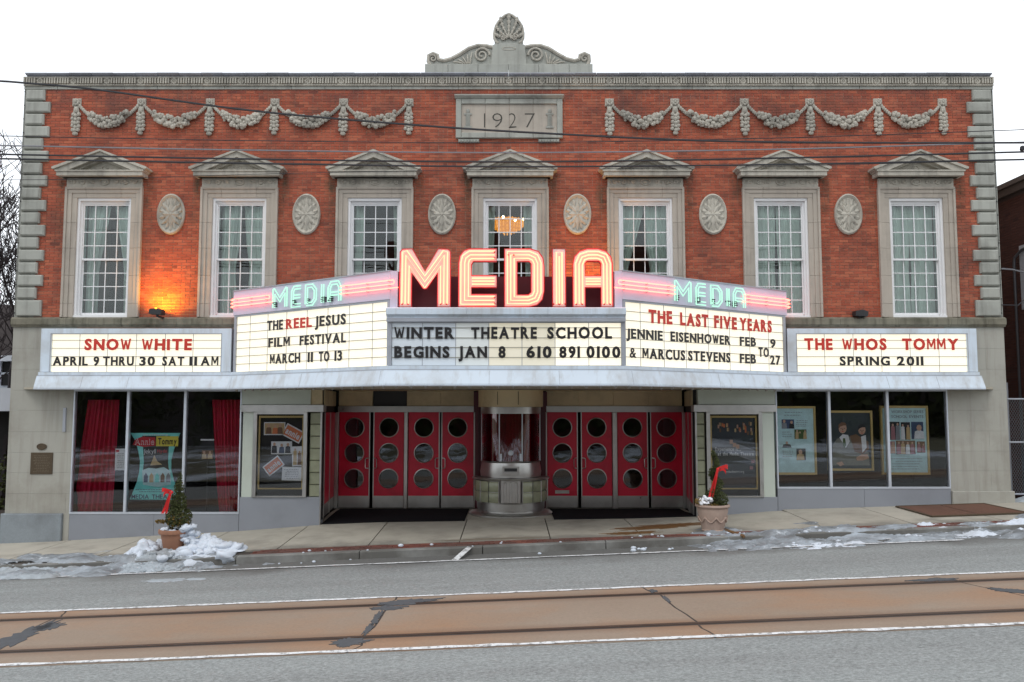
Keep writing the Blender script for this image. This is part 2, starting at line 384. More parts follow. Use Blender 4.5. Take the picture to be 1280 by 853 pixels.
WX = [xf(132 + 168.55 * i, 235) for i in range(7)]; WSP = (WX[6] - WX[0]) / 6
XL, XR = -11.52, 11.48
ZTOP_BR, ZBELT0, ZBELT1 = zf(112), zf(409), zf(397)
STONE = (.365, .37, .33)
M = dict(
    brick=brick_material('facade_brick', (.34, .072, .034), (.43, .096, .046), (.51, .142, .070)),
    mortar=simple('mortar', (.46, .34, .27), .95, var=.25, scale=9, dirt=(.07, .05, .04), dirt_amt=.6),
    stone=simple('limestone', STONE, .85, var=.12, scale=3, dirt=(.13, .125, .11), dirt_amt=.55, streak=True, vary=.07, bump=.3),
    trim=simple('carved_stone', (.465, .435, .37), .85, var=.15, scale=12, dirt=(.12, .115, .10), dirt_amt=.6, streak=True, vary=.06, bump=.3),
    surround=simple('buff_stone', (.43, .38, .32), .85, var=.10, scale=4, dirt=(.16, .145, .125), dirt_amt=.4, streak=True, vary=.05, bump=.2),
    swag=simple('terracotta_fruit', (.43, .40, .34), .85, var=.5, scale=22, dirt=(.10, .10, .09), dirt_amt=.6, vary=.06, bump=.5, fine=40),
    belt=simple('stained_stone', (.20, .185, .14), .9, var=.3, scale=7, dirt=(.035, .035, .02), dirt_amt=.95, streak=True, vary=.08, bump=.5),
    pier=simple('pier_limestone', (.375, .365, .32), .85, var=.08, scale=2.5, dirt=(.21, .185, .15), dirt_amt=.5, streak=True, vary=.02, bump=.25),
    granite=simple('grey_granite', (.25, .28, .30), .8, var=.18, scale=30, dirt=(.12, .12, .12), dirt_amt=.5, vary=.04),
    bulk=simple('grey_marble_bulkhead', (.255, .27, .30), .45, var=.08, scale=2, dirt=(.17, .18, .19), dirt_amt=.4, vary=.03),
    groove=simple('dark_stone', (.06, .058, .05), .95),
    coping=simple('coping_tile', (.30, .32, .37), .6, var=.2, scale=5, dirt=(.09, .09, .10), dirt_amt=.6, vary=.12),
    white=simple('white_sash_paint', (.78, .78, .78), .45, var=.04, scale=3, dirt=(.5, .48, .45), dirt_amt=.3, bump=.05),
    mq=simple('marquee_enamel', (.62, .70, .78), .35, var=.06, scale=1.2, dirt=(.37, .35, .32), dirt_amt=.6, streak=True, bump=.04, vary=.03),
    mqgrey=simple('marquee_grey_metal', (.36, .38, .42), .4, var=.1, scale=3, dirt=(.16, .16, .16), dirt_amt=.5, bump=.05),
    lav=simple('lavender_enamel', (.60, .58, .70), .4, var=.05, scale=2, dirt=(.45, .42, .48), dirt_amt=.3, bump=.03),
    steel=simple('stainless_steel', (.50, .49, .47), .32, metal=.9, var=.15, scale=4, dirt=(.22, .20, .17), dirt_amt=.4, bump=.06),
    alu=simple('aluminium_mullion', (.62, .66, .72), .38, metal=.5, var=.08, scale=4, bump=.03),
    door=simple('crimson_door_paint', (.62, .004, .038), .38, var=.15, scale=3, dirt=(.26, .006, .022), dirt_amt=.6, bump=.04),
    pale=simple('pale_vitrolite', (.52, .57, .50), .35, var=.05, scale=1.5, dirt=(.36, .37, .30), dirt_amt=.4, bump=.02),
    beige=simple('beige_transom', (.60, .49, .30), .5, var=.1, scale=2, dirt=(.18, .15, .09), dirt_amt=.5, vary=.08),
    dark=simple('dark_interior', (.02, .018, .018), .8, bump=0),
    room=simple('upper_room', (.10, .055, .045), .8, bump=0),
    redc=simple('crimson_drape', (.50, .008, .045), .8, var=.3, scale=14, bump=.1),
    sheer=simple('sheer_curtain', (.80, .82, .77), .9, var=.06, scale=3, bump=0),
    glass=glassmat('window_glass', (.90, .96, .94), 1.5, .6, wob=.06),
    shop=glassmat('shop_glass', (.95, .96, .97), 1.5, .75, wob=.01),
    boothglass=glassmat('booth_glass', (.80, .70, .72), 1.45, 1.2),
    black=simple('black_metal', (.02, .02, .022), .5, bump=.05),
    wire=simple('weathered_cable', (.025, .025, .03), .6, bump=0),
    wire2=simple('grey_messenger_cable', (.22, .22, .24), .5, bump=0),
    letk=simple('black_acrylic_letter', (.012, .011, .012), .4, bump=0),
    letr=simple('red_acrylic_letter', (.58, .030, .014), .4, bump=0, var=.2, scale=8),
    gold=simple('gilt_frame', (.62, .44, .16), .45, metal=.2, bump=.1),
    bronze=simple('bronze_plate', (.085, .06, .035), .5, metal=.3, var=.3, scale=20),
    mat_=simple('rubber_mat', (.012, .012, .014), .95, bump=.4, spec=.1),
    clay=simple('terracotta_pot', (.36, .17, .10), .85, var=.2, scale=8, dirt=(.2, .12, .09), dirt_amt=.5, streak=True),
    cast=simple('cast_stone_pot', (.42, .31, .25), .85, var=.2, scale=8, dirt=(.28, .2, .16), dirt_amt=.5, streak=True),
    soil=simple('potting_soil', (.03, .02, .014), 1),
    leaf=simple('evergreen_leaf', (.055, .065, .022), .7, var=.5, scale=14, bump=0, spec=.2),
    leafy=simple('bronzed_leaf', (.17, .11, .03), .7, var=.4, scale=20, bump=0, spec=.2),
    bark=simple('bare_bark', (.035, .028, .03), .9, var=.3, scale=20),
    ribbon=simple('red_satin_ribbon', (.60, .015, .015), .4, bump=0),
    slab=simple('sidewalk_concrete', (.39, .36, .30), .9, var=.2, scale=2.5, dirt=(.20, .18, .15), dirt_amt=.7, vary=.05, bump=.3),
    joint=simple('joint_dirt', (.05, .04, .032), 1),
    curbm=simple('curb_stone', (.24, .24, .225), .85, var=.15, scale=5, dirt=(.13, .12, .11), dirt_amt=.7, vary=.06, bump=.3),
    paver=brick_material('paver_brick', (.14, .04, .03), (.18, .055, .04), (.23, .08, .055), stains=False),
    lens=emit('sodium_lens', (1, .42, .05), 9),
    bulb=emit('warm_bulb', (1, .72, .36), 22),
    crystal=emit('lit_crystal', (1, .36, .05), 1.1),
    paint=None)

def paint_mat():
    m, t, b = newmat('road_paint')
    base = mixc(t, nzn(t, 8, 4), (.62, .63, .64), (.80, .80, .80))
    wear = ramp(t, nzn(t, 12, 7, .75), .50, .58)
    col = mixc(t, math_(t, 'MULTIPLY', wear, .8), base, (.20, .19, .18)); t.links.new(col, b.inputs['Base Color']); b.inputs['Roughness'].default_value = .8; return m
def kerb_wet(m, lo, hi, amt, c=(.075, .068, .058)):
    t = m.node_tree; b = [n for n in t.nodes if n.type == 'BSDF_PRINCIPLED'][0]; src = b.inputs['Base Color'].links[0].from_socket
    g = N(t, 'ShaderNodeNewGeometry'); s_ = N(t, 'ShaderNodeSeparateXYZ'); t.links.new(g.outputs['Position'], s_.inputs[0])
    wob = math_(t, 'MULTIPLY', math_(t, 'SUBTRACT', nzn(t, .7, 6, .6), .5), 2.6)
    r_ = N(t, 'ShaderNodeMapRange'); r_.inputs[1].default_value = hi; r_.inputs[2].default_value = lo; t.links.new(math_(t, 'ADD', s_.outputs['Y'], wob), r_.inputs[0])
    t.links.new(mixc(t, math_(t, 'MULTIPLY', r_.outputs[0], amt), src, c), b.inputs['Base Color'])
kerb_wet(M['slab'], -2.45, -2.05, .6, (.12, .11, .095)); kerb_wet(M['curbm'], -3.1, -2.7, .7); kerb_wet(M['paver'], -2.9, -2.5, .5)
M['paint'] = paint_mat()
def asphalt():
    m, t, b = newmat('worn_asphalt')
    c = mixc(t, nzn(t, .35, 6, .6, (.4, 1.6, 1)), (.20, .215, .21), (.28, .295, .285))
    lane = ramp(t, nzn(t, 1, 6, .65, (.12, 1.5, 1)), .42, .60)
    c = mixc(t, math_(t, 'MULTIPLY', lane, .6), c, (.15, .15, .145))
    sp = ramp(t, nzn(t, 26, 5, .9, (.8, 1.2, 1)), .40, .62); c = mixc(t, .48, c, mixc(t, sp, (.09, .09, .09), (.46, .48, .47)))
    sp2 = ramp(t, nzn(t, 7, 7, .85, (.6, 1.5, 1)), .57, .66); c = mixc(t, math_(t, 'MULTIPLY', sp2, .45), c, (.12, .115, .11))
    g = N(t, 'ShaderNodeNewGeometry'); s = N(t, 'ShaderNodeSeparateXYZ'); t.links.new(g.outputs['Position'], s.inputs[0])
    wet = N(t, 'ShaderNodeMapRange'); wet.inputs[1].default_value = -4.25; wet.inputs[2].default_value = -3.6
    t.links.new(math_(t, 'ADD', s.outputs['Y'], math_(t, 'MULTIPLY', math_(t, 'SUBTRACT', nzn(t, .6, 4), .5), 1.5)), wet.inputs[0])
    c = mixc(t, math_(t, 'MULTIPLY', wet.outputs[0], .75), c, (.085, .078, .07))
    t.links.new(c, b.inputs['Base Color']); b.inputs['Roughness'].default_value = .88
    bumpn(t, b, nzn(t, 120, 4), .5, .004); return m
M['asphalt'] = asphalt()
def trackc():
    m, t, b = newmat('rust_stained_concrete')
    c = mixc(t, nzn(t, .45, 5, .6), (.235, .17, .12), (.33, .26, .20))
    c = mixc(t, math_(t, 'MULTIPLY', ramp(t, nzn(t, .55, 5, .6, (.6, 1.2, 1)), .46, .66), .6), c, (.34, .175, .085))
    c = mixc(t, math_(t, 'MULTIPLY', ramp(t, nzn(t, 24, 6, .9), .42, .66), .40), c, (.16, .115, .085))
    # rust bleeding away from the rails
    g = N(t, 'ShaderNodeNewGeometry'); s = N(t, 'ShaderNodeSeparateXYZ'); t.links.new(g.outputs['Position'], s.inputs[0])
    for yr in (RAIL1, RAIL2):
        d = math_(t, 'ABSOLUTE', math_(t, 'SUBTRACT', s.outputs['Y'], yr), 0)
        mr = N(t, 'ShaderNodeMapRange'); mr.inputs[1].default_value = .28; mr.inputs[2].default_value = .04; t.links.new(d, mr.inputs[0])
        c = mixc(t, math_(t, 'MULTIPLY', mr.outputs[0], .55), c, (.15, .075, .04))
    t.links.new(c, b.inputs['Base Color']); b.inputs['Roughness'].default_value = .85
    bumpn(t, b, nzn(t, 100, 4), .3, .003); return m
def ydepth(v, z):
    wv = 426.5 + SHIFT - v; return CY + (z - CZ) * (F * cth - wv * sth) / (F * sth + wv * cth)
ZR = -.12
LINE1, LINE2 = ydepth(741.5, ZR), ydepth(807, ZR)
RAIL1, RAIL2 = ydepth(750.5, ZR), ydepth(790, ZR)
M['track'] = trackc()
M['snow'] = simple('old_snow', (.62, .67, .74), .7, var=.12, scale=9, dirt=(.30, .30, .30), dirt_amt=.8, bump=.8, fine=25)
M['dirtysnow'] = simple('gritty_snow', (.36, .40, .43), .7, var=.4, scale=11, dirt=(.20, .19, .18), dirt_amt=.9, bump=.9, fine=30)
def icemat():
    m, t, b = newmat('grey_slush_ice')
    c = mixc(t, ramp(t, nzn(t, 2.2, 7, .7, (.6, 1.4, 1)), .38, .64), (.15, .155, .16), (.36, .40, .44))
    c = mixc(t, ramp(t, nzn(t, 4.5, 7, .75, (.7, 1.3, 1)), .58, .70), c, (.70, .74, .78))
    t.links.new(c, b.inputs['Base Color']); b.inputs['Roughness'].default_value = .4; bumpn(t, b, nzn(t, 16, 5), .5, .01); return m
M['ice'] = icemat()

# ------------------------------------------------------------------ ground shape
Z0 = [(-30, -1.25), (-11.5, -.50), (-10.1, -.445), (-6.2, -.235), (-4.4, -.10), (-3, -.04), (0, .0), (3, .05), (4.4, .10), (6.03, .245), (10, .36), (11.5, .41), (30, 1.15)]
def z0(x):
    for (a, za), (b, zb) in zip(Z0, Z0[1:]):
        if x <= b: return za + (zb - za) * (x - a) / (b - a)
    return Z0[-1][1]
CURB_Y = -3.0
def gz(x, y):
    if y >= 0: return z0(x) * max(0, 1 - y / 1.6)
    if y > CURB_Y:
        k = y / CURB_Y; return z0(x) * (1 - k) + (-.06 + .04 * x) * k
    k = min(1, (CURB_Y - y) / 3.2); return .04 * x - .20 + .08 * k

def sheet(name, x0, x1, y0, y1, nx, ny, dz, mat, parent=None, **kw):
    mb = MB().grid(nx, ny, lambda s, t: (x0 + (x1 - x0) * s, y0 + (y1 - y0) * t, gz(x0 + (x1 - x0) * s, y0 + (y1 - y0) * t) + dz))
    return mb.build(name, mat, parent, recalc=False, **kw)

g = MB().grid(40, 40, lambda s, t: (-400 + 800 * s, -150 + 900 * t, max(-1.6, min(1.6, (-400 + 800 * s) * .04)) - .75))
g.build('ground', simple('winter_grass', (.12, .115, .07), .95, var=.4, scale=.6), kind='structure', recalc=False)
sheet('road', -45, 45, -14.6, CURB_Y - .01, 60, 12, 0, M['asphalt'], kind='structure')
tb = thing('track_bed', None, None, (0, (LINE1 + LINE2) / 2, -.2)); tb['kind'] = 'structure'
def slab_piece(x0, x1, y0, y1, dz, th, mat, name, parent, n=6, jit0=None, jit1=None):
    """walkable piece with top following the ground and real edges"""
    mb = MB(); pts = []
    top = [(x0 + (x1 - x0) * i / n) for i in range(n + 1)]
    def e(x, y, i):
        if jit0 and i == 0: x += jit0(y)
        if jit1 and i == n: x += jit1(y)
        return x
    m = 4; vs = []
    for j in range(m + 1):
        y = y0 + (y1 - y0) * j / m
        for i, x in enumerate(top):
            xx = e(x, y, i); vs.append((xx, y, gz(xx, y) + dz))
    fs = [(j * (n + 1) + i, j * (n + 1) + i + 1, (j + 1) * (n + 1) + i + 1, (j + 1) * (n + 1) + i) for j in range(m) for i in range(n)]
    rim = [i for i in range(n + 1)] + [j * (n + 1) + n for j in range(1, m + 1)] + [m * (n + 1) + i for i in range(n - 1, -1, -1)] + [j * (n + 1) for j in range(m - 1, 0, -1)]
    k = len(vs); vs += [(vs[i][0], vs[i][1], vs[i][2] - th) for i in rim]
    for q in range(len(rim)): fs.append((rim[q], rim[(q + 1) % len(rim)], k + (q + 1) % len(rim), k + q))
    mb.add(vs, fs); return mb.build(name, mat, parent)
def crack(seed, amp=.1):
    return lambda y: (noise.noise(Vector((seed, y * 2.2, 0))) * amp + noise.noise(Vector((seed, y * 9, 3))) * amp * .25)
MB().grid(40, 2, lambda s, t: (-24 + 48 * s, LINE2 + (LINE1 - LINE2) * t, gz(-24 + 48 * s, LINE2 + (LINE1 - LINE2) * t) + .0035)).build('joint_bed', simple('track_joint_dirt', (.05, .04, .035), 1), tb, recalc=False)
xs = [-22, -14, -10.2, -6.28, -1.66, 2.16, 6.55, 10.5, 14.7, 22]; slope = [0, 0, .1, .08, -.08, .20, .55, 0, 0, 0]
for i in range(len(xs) - 1):
    def cf(k):
        c = crack(k * 7.3, .14)
        return lambda y: c(y) + slope[k] * ((y - RAIL1) / (RAIL2 - RAIL1) - .5) * 1.0
    j0, j1 = cf(i), cf(i + 1)
    for (ya, yb) in ((LINE2 - .06, RAIL2 - .075), (RAIL2 + .075, RAIL1 - .075), (RAIL1 + .075, LINE1 + .06)):
        slab_piece(xs[i] + .014, xs[i + 1] - .014, ya, yb, .006, .05, M['track'], 'concrete_slab', tb, 10, j0, j1)
railm = simple('tram_rail_steel', (.085, .055, .042), .5, metal=.5, var=.2, scale=5)
tarm = simple('tar_patch', (.075, .078, .085), .9, var=.3, scale=10, bump=.6)
for yr in (RAIL1, RAIL2):
    mb = MB()
    for a, b_, dz in ((yr - .012, yr + .055, .008), (yr - .07, yr - .045, .004)):
        mb.add([(-24, a, gz(-24, yr) + dz), (24, a, gz(24, yr) + dz), (24, b_, gz(24, yr) + dz), (-24, b_, gz(-24, yr) + dz),
                (-24, a, gz(-24, yr) - .08), (24, a, gz(24, yr) - .08), (24, b_, gz(24, yr) - .08), (-24, b_, gz(-24, yr) - .08)],
               [(0, 1, 2, 3), (0, 1, 5, 4), (1, 2, 6, 5), (2, 3, 7, 6), (3, 0, 4, 7)])
    mb.build('rail', railm, tb)
def blob(name, cx, cy, rx, ry, mat, parent, dz=.012, seed=0, rot=0, **kw):
    pts = []
    for k in range(72):
        q = 2 * math.pi * k / 72; rr = 1 + .6 * noise.noise(Vector((math.cos(q) * 1.6 + seed, math.sin(q) * 1.6, seed))) + .5 * noise.noise(Vector((math.cos(q) * 5, math.sin(q) * 5, seed))) + .3 * noise.noise(Vector((math.cos(q) * 14, math.sin(q) * 14, seed)))
        a, b_ = rx * rr * math.cos(q), ry * rr * math.sin(q); x = cx + a * math.cos(rot) - b_ * math.sin(rot); y = cy + a * math.sin(rot) + b_ * math.cos(rot)
        pts.append((x, y))
    vs = [(cx, cy, gz(cx, cy) + dz)] + [(x, y, gz(x, y) + dz) for x, y in pts] + [(x, y, gz(x, y) + dz - .02) for x, y in pts]
    fs = [(0, 1 + k, 1 + (k + 1) % 72) for k in range(72)] + [(1 + k, 1 + (k + 1) % 72, 73 + (k + 1) % 72, 73 + k) for k in range(72)]
    return MB().add(vs, fs).build(name, mat, parent, recalc=False, **kw)
ym = (RAIL1 + RAIL2) / 2
blob('tar_patch', -6.22, ym - .15, .17, .62, tarm, tb, seed=1)
blob('tar_patch', -6.12, ym + .35, .16, .18, tarm, tb, seed=1.5)
blob('tar_patch', -1.45, RAIL1 + .10, .42, .15, tarm, tb, seed=2, rot=.25)
blob('tar_patch', -1.62, RAIL1 - .2, .26, .10, tarm, tb, seed=3)
blob('tar_patch', -1.70, ym + .1, .055, .30, tarm, tb, seed=4)
blob('tar_patch', -1.72, ym - .45, .04, .25, tarm, tb, seed=8)
blob('tar_patch', 2.15, ym + .45, .03, .2, tarm, tb, seed=9)
blob('tar_patch', 2.05, RAIL1 + .15, .05, .09, tarm, tb, seed=10)
blob('tar_patch', -1.85, RAIL2 - .2, .2, .14, tarm, tb, seed=5)
blob('tar_patch', 6.05, RAIL1 + .14, .3, .08, tarm, tb, seed=6)
blob('tar_patch', 6.62, ym + .15, .26, .10, tarm, tb, seed=7, rot=-.7)
def road_line(name, y, wdt, x0, x1, rag=0):
    n = int((x1 - x0) * 8); vs = []; fs = []
    for i in range(n + 1):
        x = x0 + (x1 - x0) * i / n
        for k in (0, 1):
            yy = y + (k - .5) * wdt + rag * noise.noise(Vector((x * 3, k * 7 + y, 0))); vs.append((x, yy, gz(x, yy) + .013))
    fs = [(2 * i, 2 * i + 2, 2 * i + 3, 2 * i + 1) for i in range(n)]
    MB().add(vs, fs).build(name, M['paint'], None, recalc=False, kind='structure')
road_line('lane_line', LINE1, .078, -24, 24, .03); road_line('lane_line', LINE2, .082, -24, 24, .03)
PK = ydepth(699, -.185)
road_line('parking_line', PK, .09, -20, 8.3, .03)
for xx, dx, dl in ((-1.05, .25, .75), (7.4, -.42, .42), (-9.2, .3, .5)):
    mb = MB(); y1_ = PK + dl
    mb.add([(xx, PK, gz(xx, PK) + .014), (xx + .12, PK, gz(xx, PK) + .014), (xx + .12 + dx, y1_, gz(xx, y1_) + .014), (xx + dx, y1_, gz(xx, y1_) + .014)], [(0, 1, 2, 3)])
    mb.build('stall_line', M['paint'], None, recalc=False, kind='structure')

swk = thing('sidewalk', None, None, (0, -1.2, 0)); swk['kind'] = 'structure'
sheet('joint_bed', -30, 30, -2.9, 2.2, 60, 10, -.03, M['joint'], swk)
jx = [-.98 + 1.8 * k for k in range(-16, 18)]
for a, b_ in zip(jx, jx[1:]):
    if -10 < a < 9.8 or True:
        slab_piece(a + .012, b_ - .012, -2.43, (-.02 if (b_ < -4.45 or a > 4.45) else .25), 0, .08, M['slab'], 'paving_slab', swk)
sheet('vestibule_floor', -4.42, 4.46, .26, 2.3, 16, 6, .0, M['slab'], swk)
# brick strip beside the kerb
mb = MB(); bx = -5.0
while bx < 9.9:
    for r in range(4):
        xo = bx + (.105 if r % 2 else 0); y = -2.845 + r * .1
        if noise.noise(Vector((xo * .8, y, 4))) > .42: continue
        h = rnd.uniform(-.004, .003)
        zz = gz(xo + .1, y)
        mb.add([(xo, y, gz(xo, y) + h), (xo + .2, y, gz(xo + .2, y) + h), (xo + .2, y + .093, gz(xo + .2, y) + h), (xo, y + .093, gz(xo, y) + h),
                (xo, y, zz - .06), (xo + .2, y, zz - .06), (xo + .2, y + .093, zz - .06), (xo, y + .093, zz - .06)],
               [(0, 1, 2, 3), (0, 1, 5, 4), (1, 2, 6, 5), (2, 3, 7, 6), (3, 0, 4, 7)])
    bx += .21
o = mb.build('brick_paving', M['paver'], swk); o['kind'] = 'stuff'
curb = thing('curb', None, None, (0, CURB_Y + .07, -.1)); curb['kind'] = 'structure'
x = -24.0
while x < 24:
    ln = 2.35; mb = MB(); n = 4; prof = [(-2.855, 0), (-2.99, -.004), (-3.01, -.02), (-3.02, -.25), (-2.855, -.25)]
    vs = []
    for i in range(n + 1):
        xx = x + .008 + (ln - .016) * i / n
        for (y, dz) in prof: vs.append((xx, y, -.055 + .04 * xx + dz + .004 * noise.noise(Vector((xx * 3, y * 9, 0)))))
    fs = [tuple(range(5)), tuple(n * 5 + k for k in range(4, -1, -1))] + [(i * 5 + k, i * 5 + (k + 1) % 5, (i + 1) * 5 + (k + 1) % 5, (i + 1) * 5 + k) for i in range(n) for k in range(5)]
    mb.add(vs, fs).build('curb_stone', M['curbm'], curb); x += ln

# ------------------------------------------------------------------ the theatre
TB = thing('theatre_building', 'two-storey brick theatre with limestone trim, seven sash windows and a carved crest', 'theatre', (0, 5, 0))
zt = zf(88, -.2)
WF_IN, WF_OUT = .635, .905
ZW_T, ZW_O = zf(248), zf(235)      # opening top, outer surround top
mb = MB()
mb.box(XL + .02, XR - .02, 0.0, .32, ZW_T, zt - .15)
edges = [XL + .02] + [q for wx in WX for q in (wx - WF_IN, wx + WF_IN)] + [XR - .02]
for i in range(0, len(edges), 2): mb.box(edges[i], edges[i + 1], 0.0, .32, ZBELT0, ZW_T)
mb.box(XL + .02, XR - .02, 0.0, .32, 2.99, ZBELT0)
mb.build('brick_wall', M['mortar'], TB)
BW = [o for o in COL.objects if o.name == 'brick_wall'][0]
mb = MB(); mb.box(XL, XL + .3, .3, 26, -1.5, zt - .1); mb.box(XR - .3, XR, .3, 26, -1.5, zt - .1); mb.box(XL, XR, 25.7, 26, -1.5, zt - .1)
mb.build('side_wall', M['mortar'], TB)
MB().box(XL, XR, .2, 26, zt - .7, zt - .5).build('roof', M['black'], TB)
mb = MB(); mb.box(XL + .35, XR - .35, 3.6, 3.7, ZBELT0, ZW_T + 1); mb.box(XL + .35, XR - .35, .33, 3.6, ZW_T + .4, ZW_T + .5)
mb.box(XL + .35, XR - .35, .33, 3.6, ZBELT0 - .1, ZBELT0); mb.build('upper_room', M['room'], TB)
# bricks
CO, BL = .0677, .2135
bx0, bx1 = XL + .45, XR - .45
single = []; mb = MB(); zr = ZBELT1; row = 0
bd = .012
def brick_box(m, a, b_, z_):
    jy = rnd.uniform(-.0025, .0025); y = -bd + jy
    m.add([(a, y, z_ + .005), (b_, y, z_ + .005), (b_, y, z_ + CO - .005), (a, y, z_ + CO - .005),
           (a, .02, z_ + .005), (b_, .02, z_ + .005), (b_, .02, z_ + CO - .005), (a, .02, z_ + CO - .005)],
          [(0, 1, 2, 3), (1, 0, 4, 5), (2, 1, 5, 6), (3, 2, 6, 7), (0, 3, 7, 4)])
zcut0, zcut1 = zf(306), zf(232)
while zr + CO <= ZTOP_BR + .04:
    header = row % 6 == 5; bl = BL / 2 if header else BL
    x = bx0 - (BL / 2 if row % 2 else 0)
    while x < bx1:
        a, b_ = max(x + .005, bx0), min(x + bl - .005, bx1)
        segs = [(a, b_)]
        if zr < ZW_O:
            for wx in WX:
                ns = []
                for (p, q) in segs:
                    l, r_ = wx - WF_OUT + .02, wx + WF_OUT - .02
                    if q <= l or p >= r_: ns.append((p, q))
                    else:
                        if p < l: ns.append((p, l))
                        if q > r_: ns.append((r_, q))
                segs = ns
        for (p, q) in segs:
            if q - p < .02: continue
            if not header and abs(q - p - BL + .01) < .001 and zcut0 < zr < zcut1 and 1.0 < abs((p + q) / 2 - .0) < 2.35 and len(single) < 298 \
               and ((((p + q) / 2 - math.copysign(WSP / 2, p)) / .34) ** 2 + ((zr + .03 - zf(269)) / .5) ** 2) > 1:
                single.append((p, zr))
            else: brick_box(mb, p, q, zr)
        x += bl
    zr += CO; row += 1
o = mb.build('brickwork', M['brick'], BW, recalc=False); o['kind'] = 'stuff'
m1 = MB(); brick_box(m1, 0, BL - .01, 0); bme = m1.mesh('brick', M['brick'])
for p, z in single: put('brick', bme, BW, (p, 0, z))

# cornice: lower band, fluted frieze, coping
zc = [zf(112.5), zf(107.5, -.05), zf(96.5, -.06), zf(93, -.2), zf(88.5, -.25)]
step = .783; n = 29; cw = (XR - XL) / n
fm = MB(); fm.cham(-cw / 2 + .004, cw / 2 - .004, -.05, 0.3, 0, zc[2] - zc[1], .004)
fh = zc[2] - zc[1]
for k in range(-6, 7):
    if abs(k) < 2: continue
    xx = k * cw / 13.2
    fm.box(xx - .017, xx + .017, -.105, -.045, fh * .2, fh * .82)
fm.box(-cw / 2 + .004, cw / 2 - .004, -.085, -.04, fh * .86, fh); fm.box(-cw / 2 + .004, cw / 2 - .004, -.075, -.04, 0, fh * .12)
for k in range(8):
    q = k * math.pi / 4; fm.ball((math.cos(q) * .055, -.065, fh * .5 + math.sin(q) * .055), (.032, .03, .032), 6, 4)
fm.ball((0, -.06, fh * .5), (.03, .03, .03), 6, 4)
fme = fm.mesh('frieze_block', M['trim']); bm_ = MB().cham(-cw / 2 + .004, cw / 2 - .004, -.035, .3, 0, zc[1] - zc[0] - .004, .004).mesh('cornice_block', M['stone'])
for i in range(n):
    xx = XL + cw * (i + .5); put('frieze_block', fme, TB, (xx, 0, zc[1])); put('cornice_block', bm_, TB, (xx, 0, zc[0]))
n = 44; cw2 = (XR - XL - .16) / n
cp = MB(); h = zc[4] - zc[2]; hw = cw2 / 2 - .006
prof = [(.34, 0), (-.06, 0), (-.08, h * .25), (-.13, h * .35), (-.14, h * .55), (-.17, h * .60), (-.165, h * .9), (-.10, h), (.34, h + .02)]
cp.sweep([(a, b_) for a, b_ in prof], lambda o: (-hw, o), lambda o: (hw, o)); cme = cp.mesh('coping_tile', M['coping'])
for i in range(n): put('coping_tile', cme, TB, (XL + .08 + cw2 * (i + .5), 0, zc[2] + rnd.uniform(-.004, .004)))
# corner strips and quoins
for s, X0, X1 in ((-1, XL, XL + .5), (1, XR - .5, XR)):
    nb = 6; zs = [ZBELT1 + (zc[0] - ZBELT1) * k / nb for k in range(nb + 1)]
    for a, b_ in zip(zs, zs[1:]): MB().box(X0, X1, -.006, .31, a + .004, b_ - .004).build('corner_block', M['stone'], TB)
nq = 18; hq = (zc[0] - ZBELT1 - .12) / nq
for s in (-1, 1):
    for k in range(nq):
        z = ZBELT1 + .0 + k * hq + (.12 if k else 0); hh = hq + (.12 if k == 0 else 0)
        wide = (nq - k) % 2 == 0; w_ = .575 if wide else .44
        e = XL + .075 if s < 0 else XR - .075
        a, b_ = (e, e + w_) if s < 0 else (e - w_, e)
        MB().cham(a, b_, -.085, 0, z + .02, z + hh - .02, .03).build('quoin', M['stone'], TB)
# belt course
n = 18
for i in range(n):
    a = XL - .02 + (XR - XL + .04) * i / n; b_ = XL - .02 + (XR - XL + .04) * (i + 1) / n
    MB().sweep([(.3, ZBELT0), (-.06, ZBELT0), (-.07, ZBELT0 + .04), (-.10, ZBELT0 + .05), (-.10, ZBELT1 - .04), (-.04, ZBELT1), (.3, ZBELT1)], lambda o: (a + .003, o), lambda o: (b_ - .003, o)).build('belt_course', M['belt'], TB)

# windows -----------------------------------------------------------
zB = ZBELT1
SW = .525; ZM = zf(324.5, .1); ZGB, ZGT = zf(392, .1), zf(257, .1)
class XZ: pass
paneW = 2 * (SW) / 4; phT = (ZGT - ZM) / 4; phB = (ZM - ZGB) / 4
pme = {}
for k, ph in (('t', phT), ('b', phB)): pme[k] = MB().box(-paneW / 2, paneW / 2, 0, .004, 0, ph).mesh('pane', M['glass'])
def torus_pts(cx, cz, rx, rz, y, n=24, a0=0, a1=360): return [(cx + rx * math.cos(R(a0 + (a1 - a0) * i / n)), y, cz + rz * math.sin(R(a0 + (a1 - a0) * i / n))) for i in range(n + (0 if a1 - a0 == 360 else 1))]
frz = MB()
for s in (-1, 1):
    for c0, rr in ((.28, .05), (.50, .055), (.72, .05)):
        pts = [(s * (c0 + rr * (1 - i / 26) * math.cos(i * .48)), -.078, rr * (1 - i / 26) * math.sin(i * .48) * (1 if c0 != .5 else -1)) for i in range(24)]
        frz.tube(pts, .017, 4)
        for q in range(3): frz.ball((s * (c0 + .09 + .02 * q), -.075, .03 * (q - 1)), (.028, .012, .013), 5, 4)
frz.tube(torus_pts(0, 0, .11, .07, -.078, 20), .014, 5, True); frz.ball((0, -.075, 0), (.055, .02, .03), 8, 5)
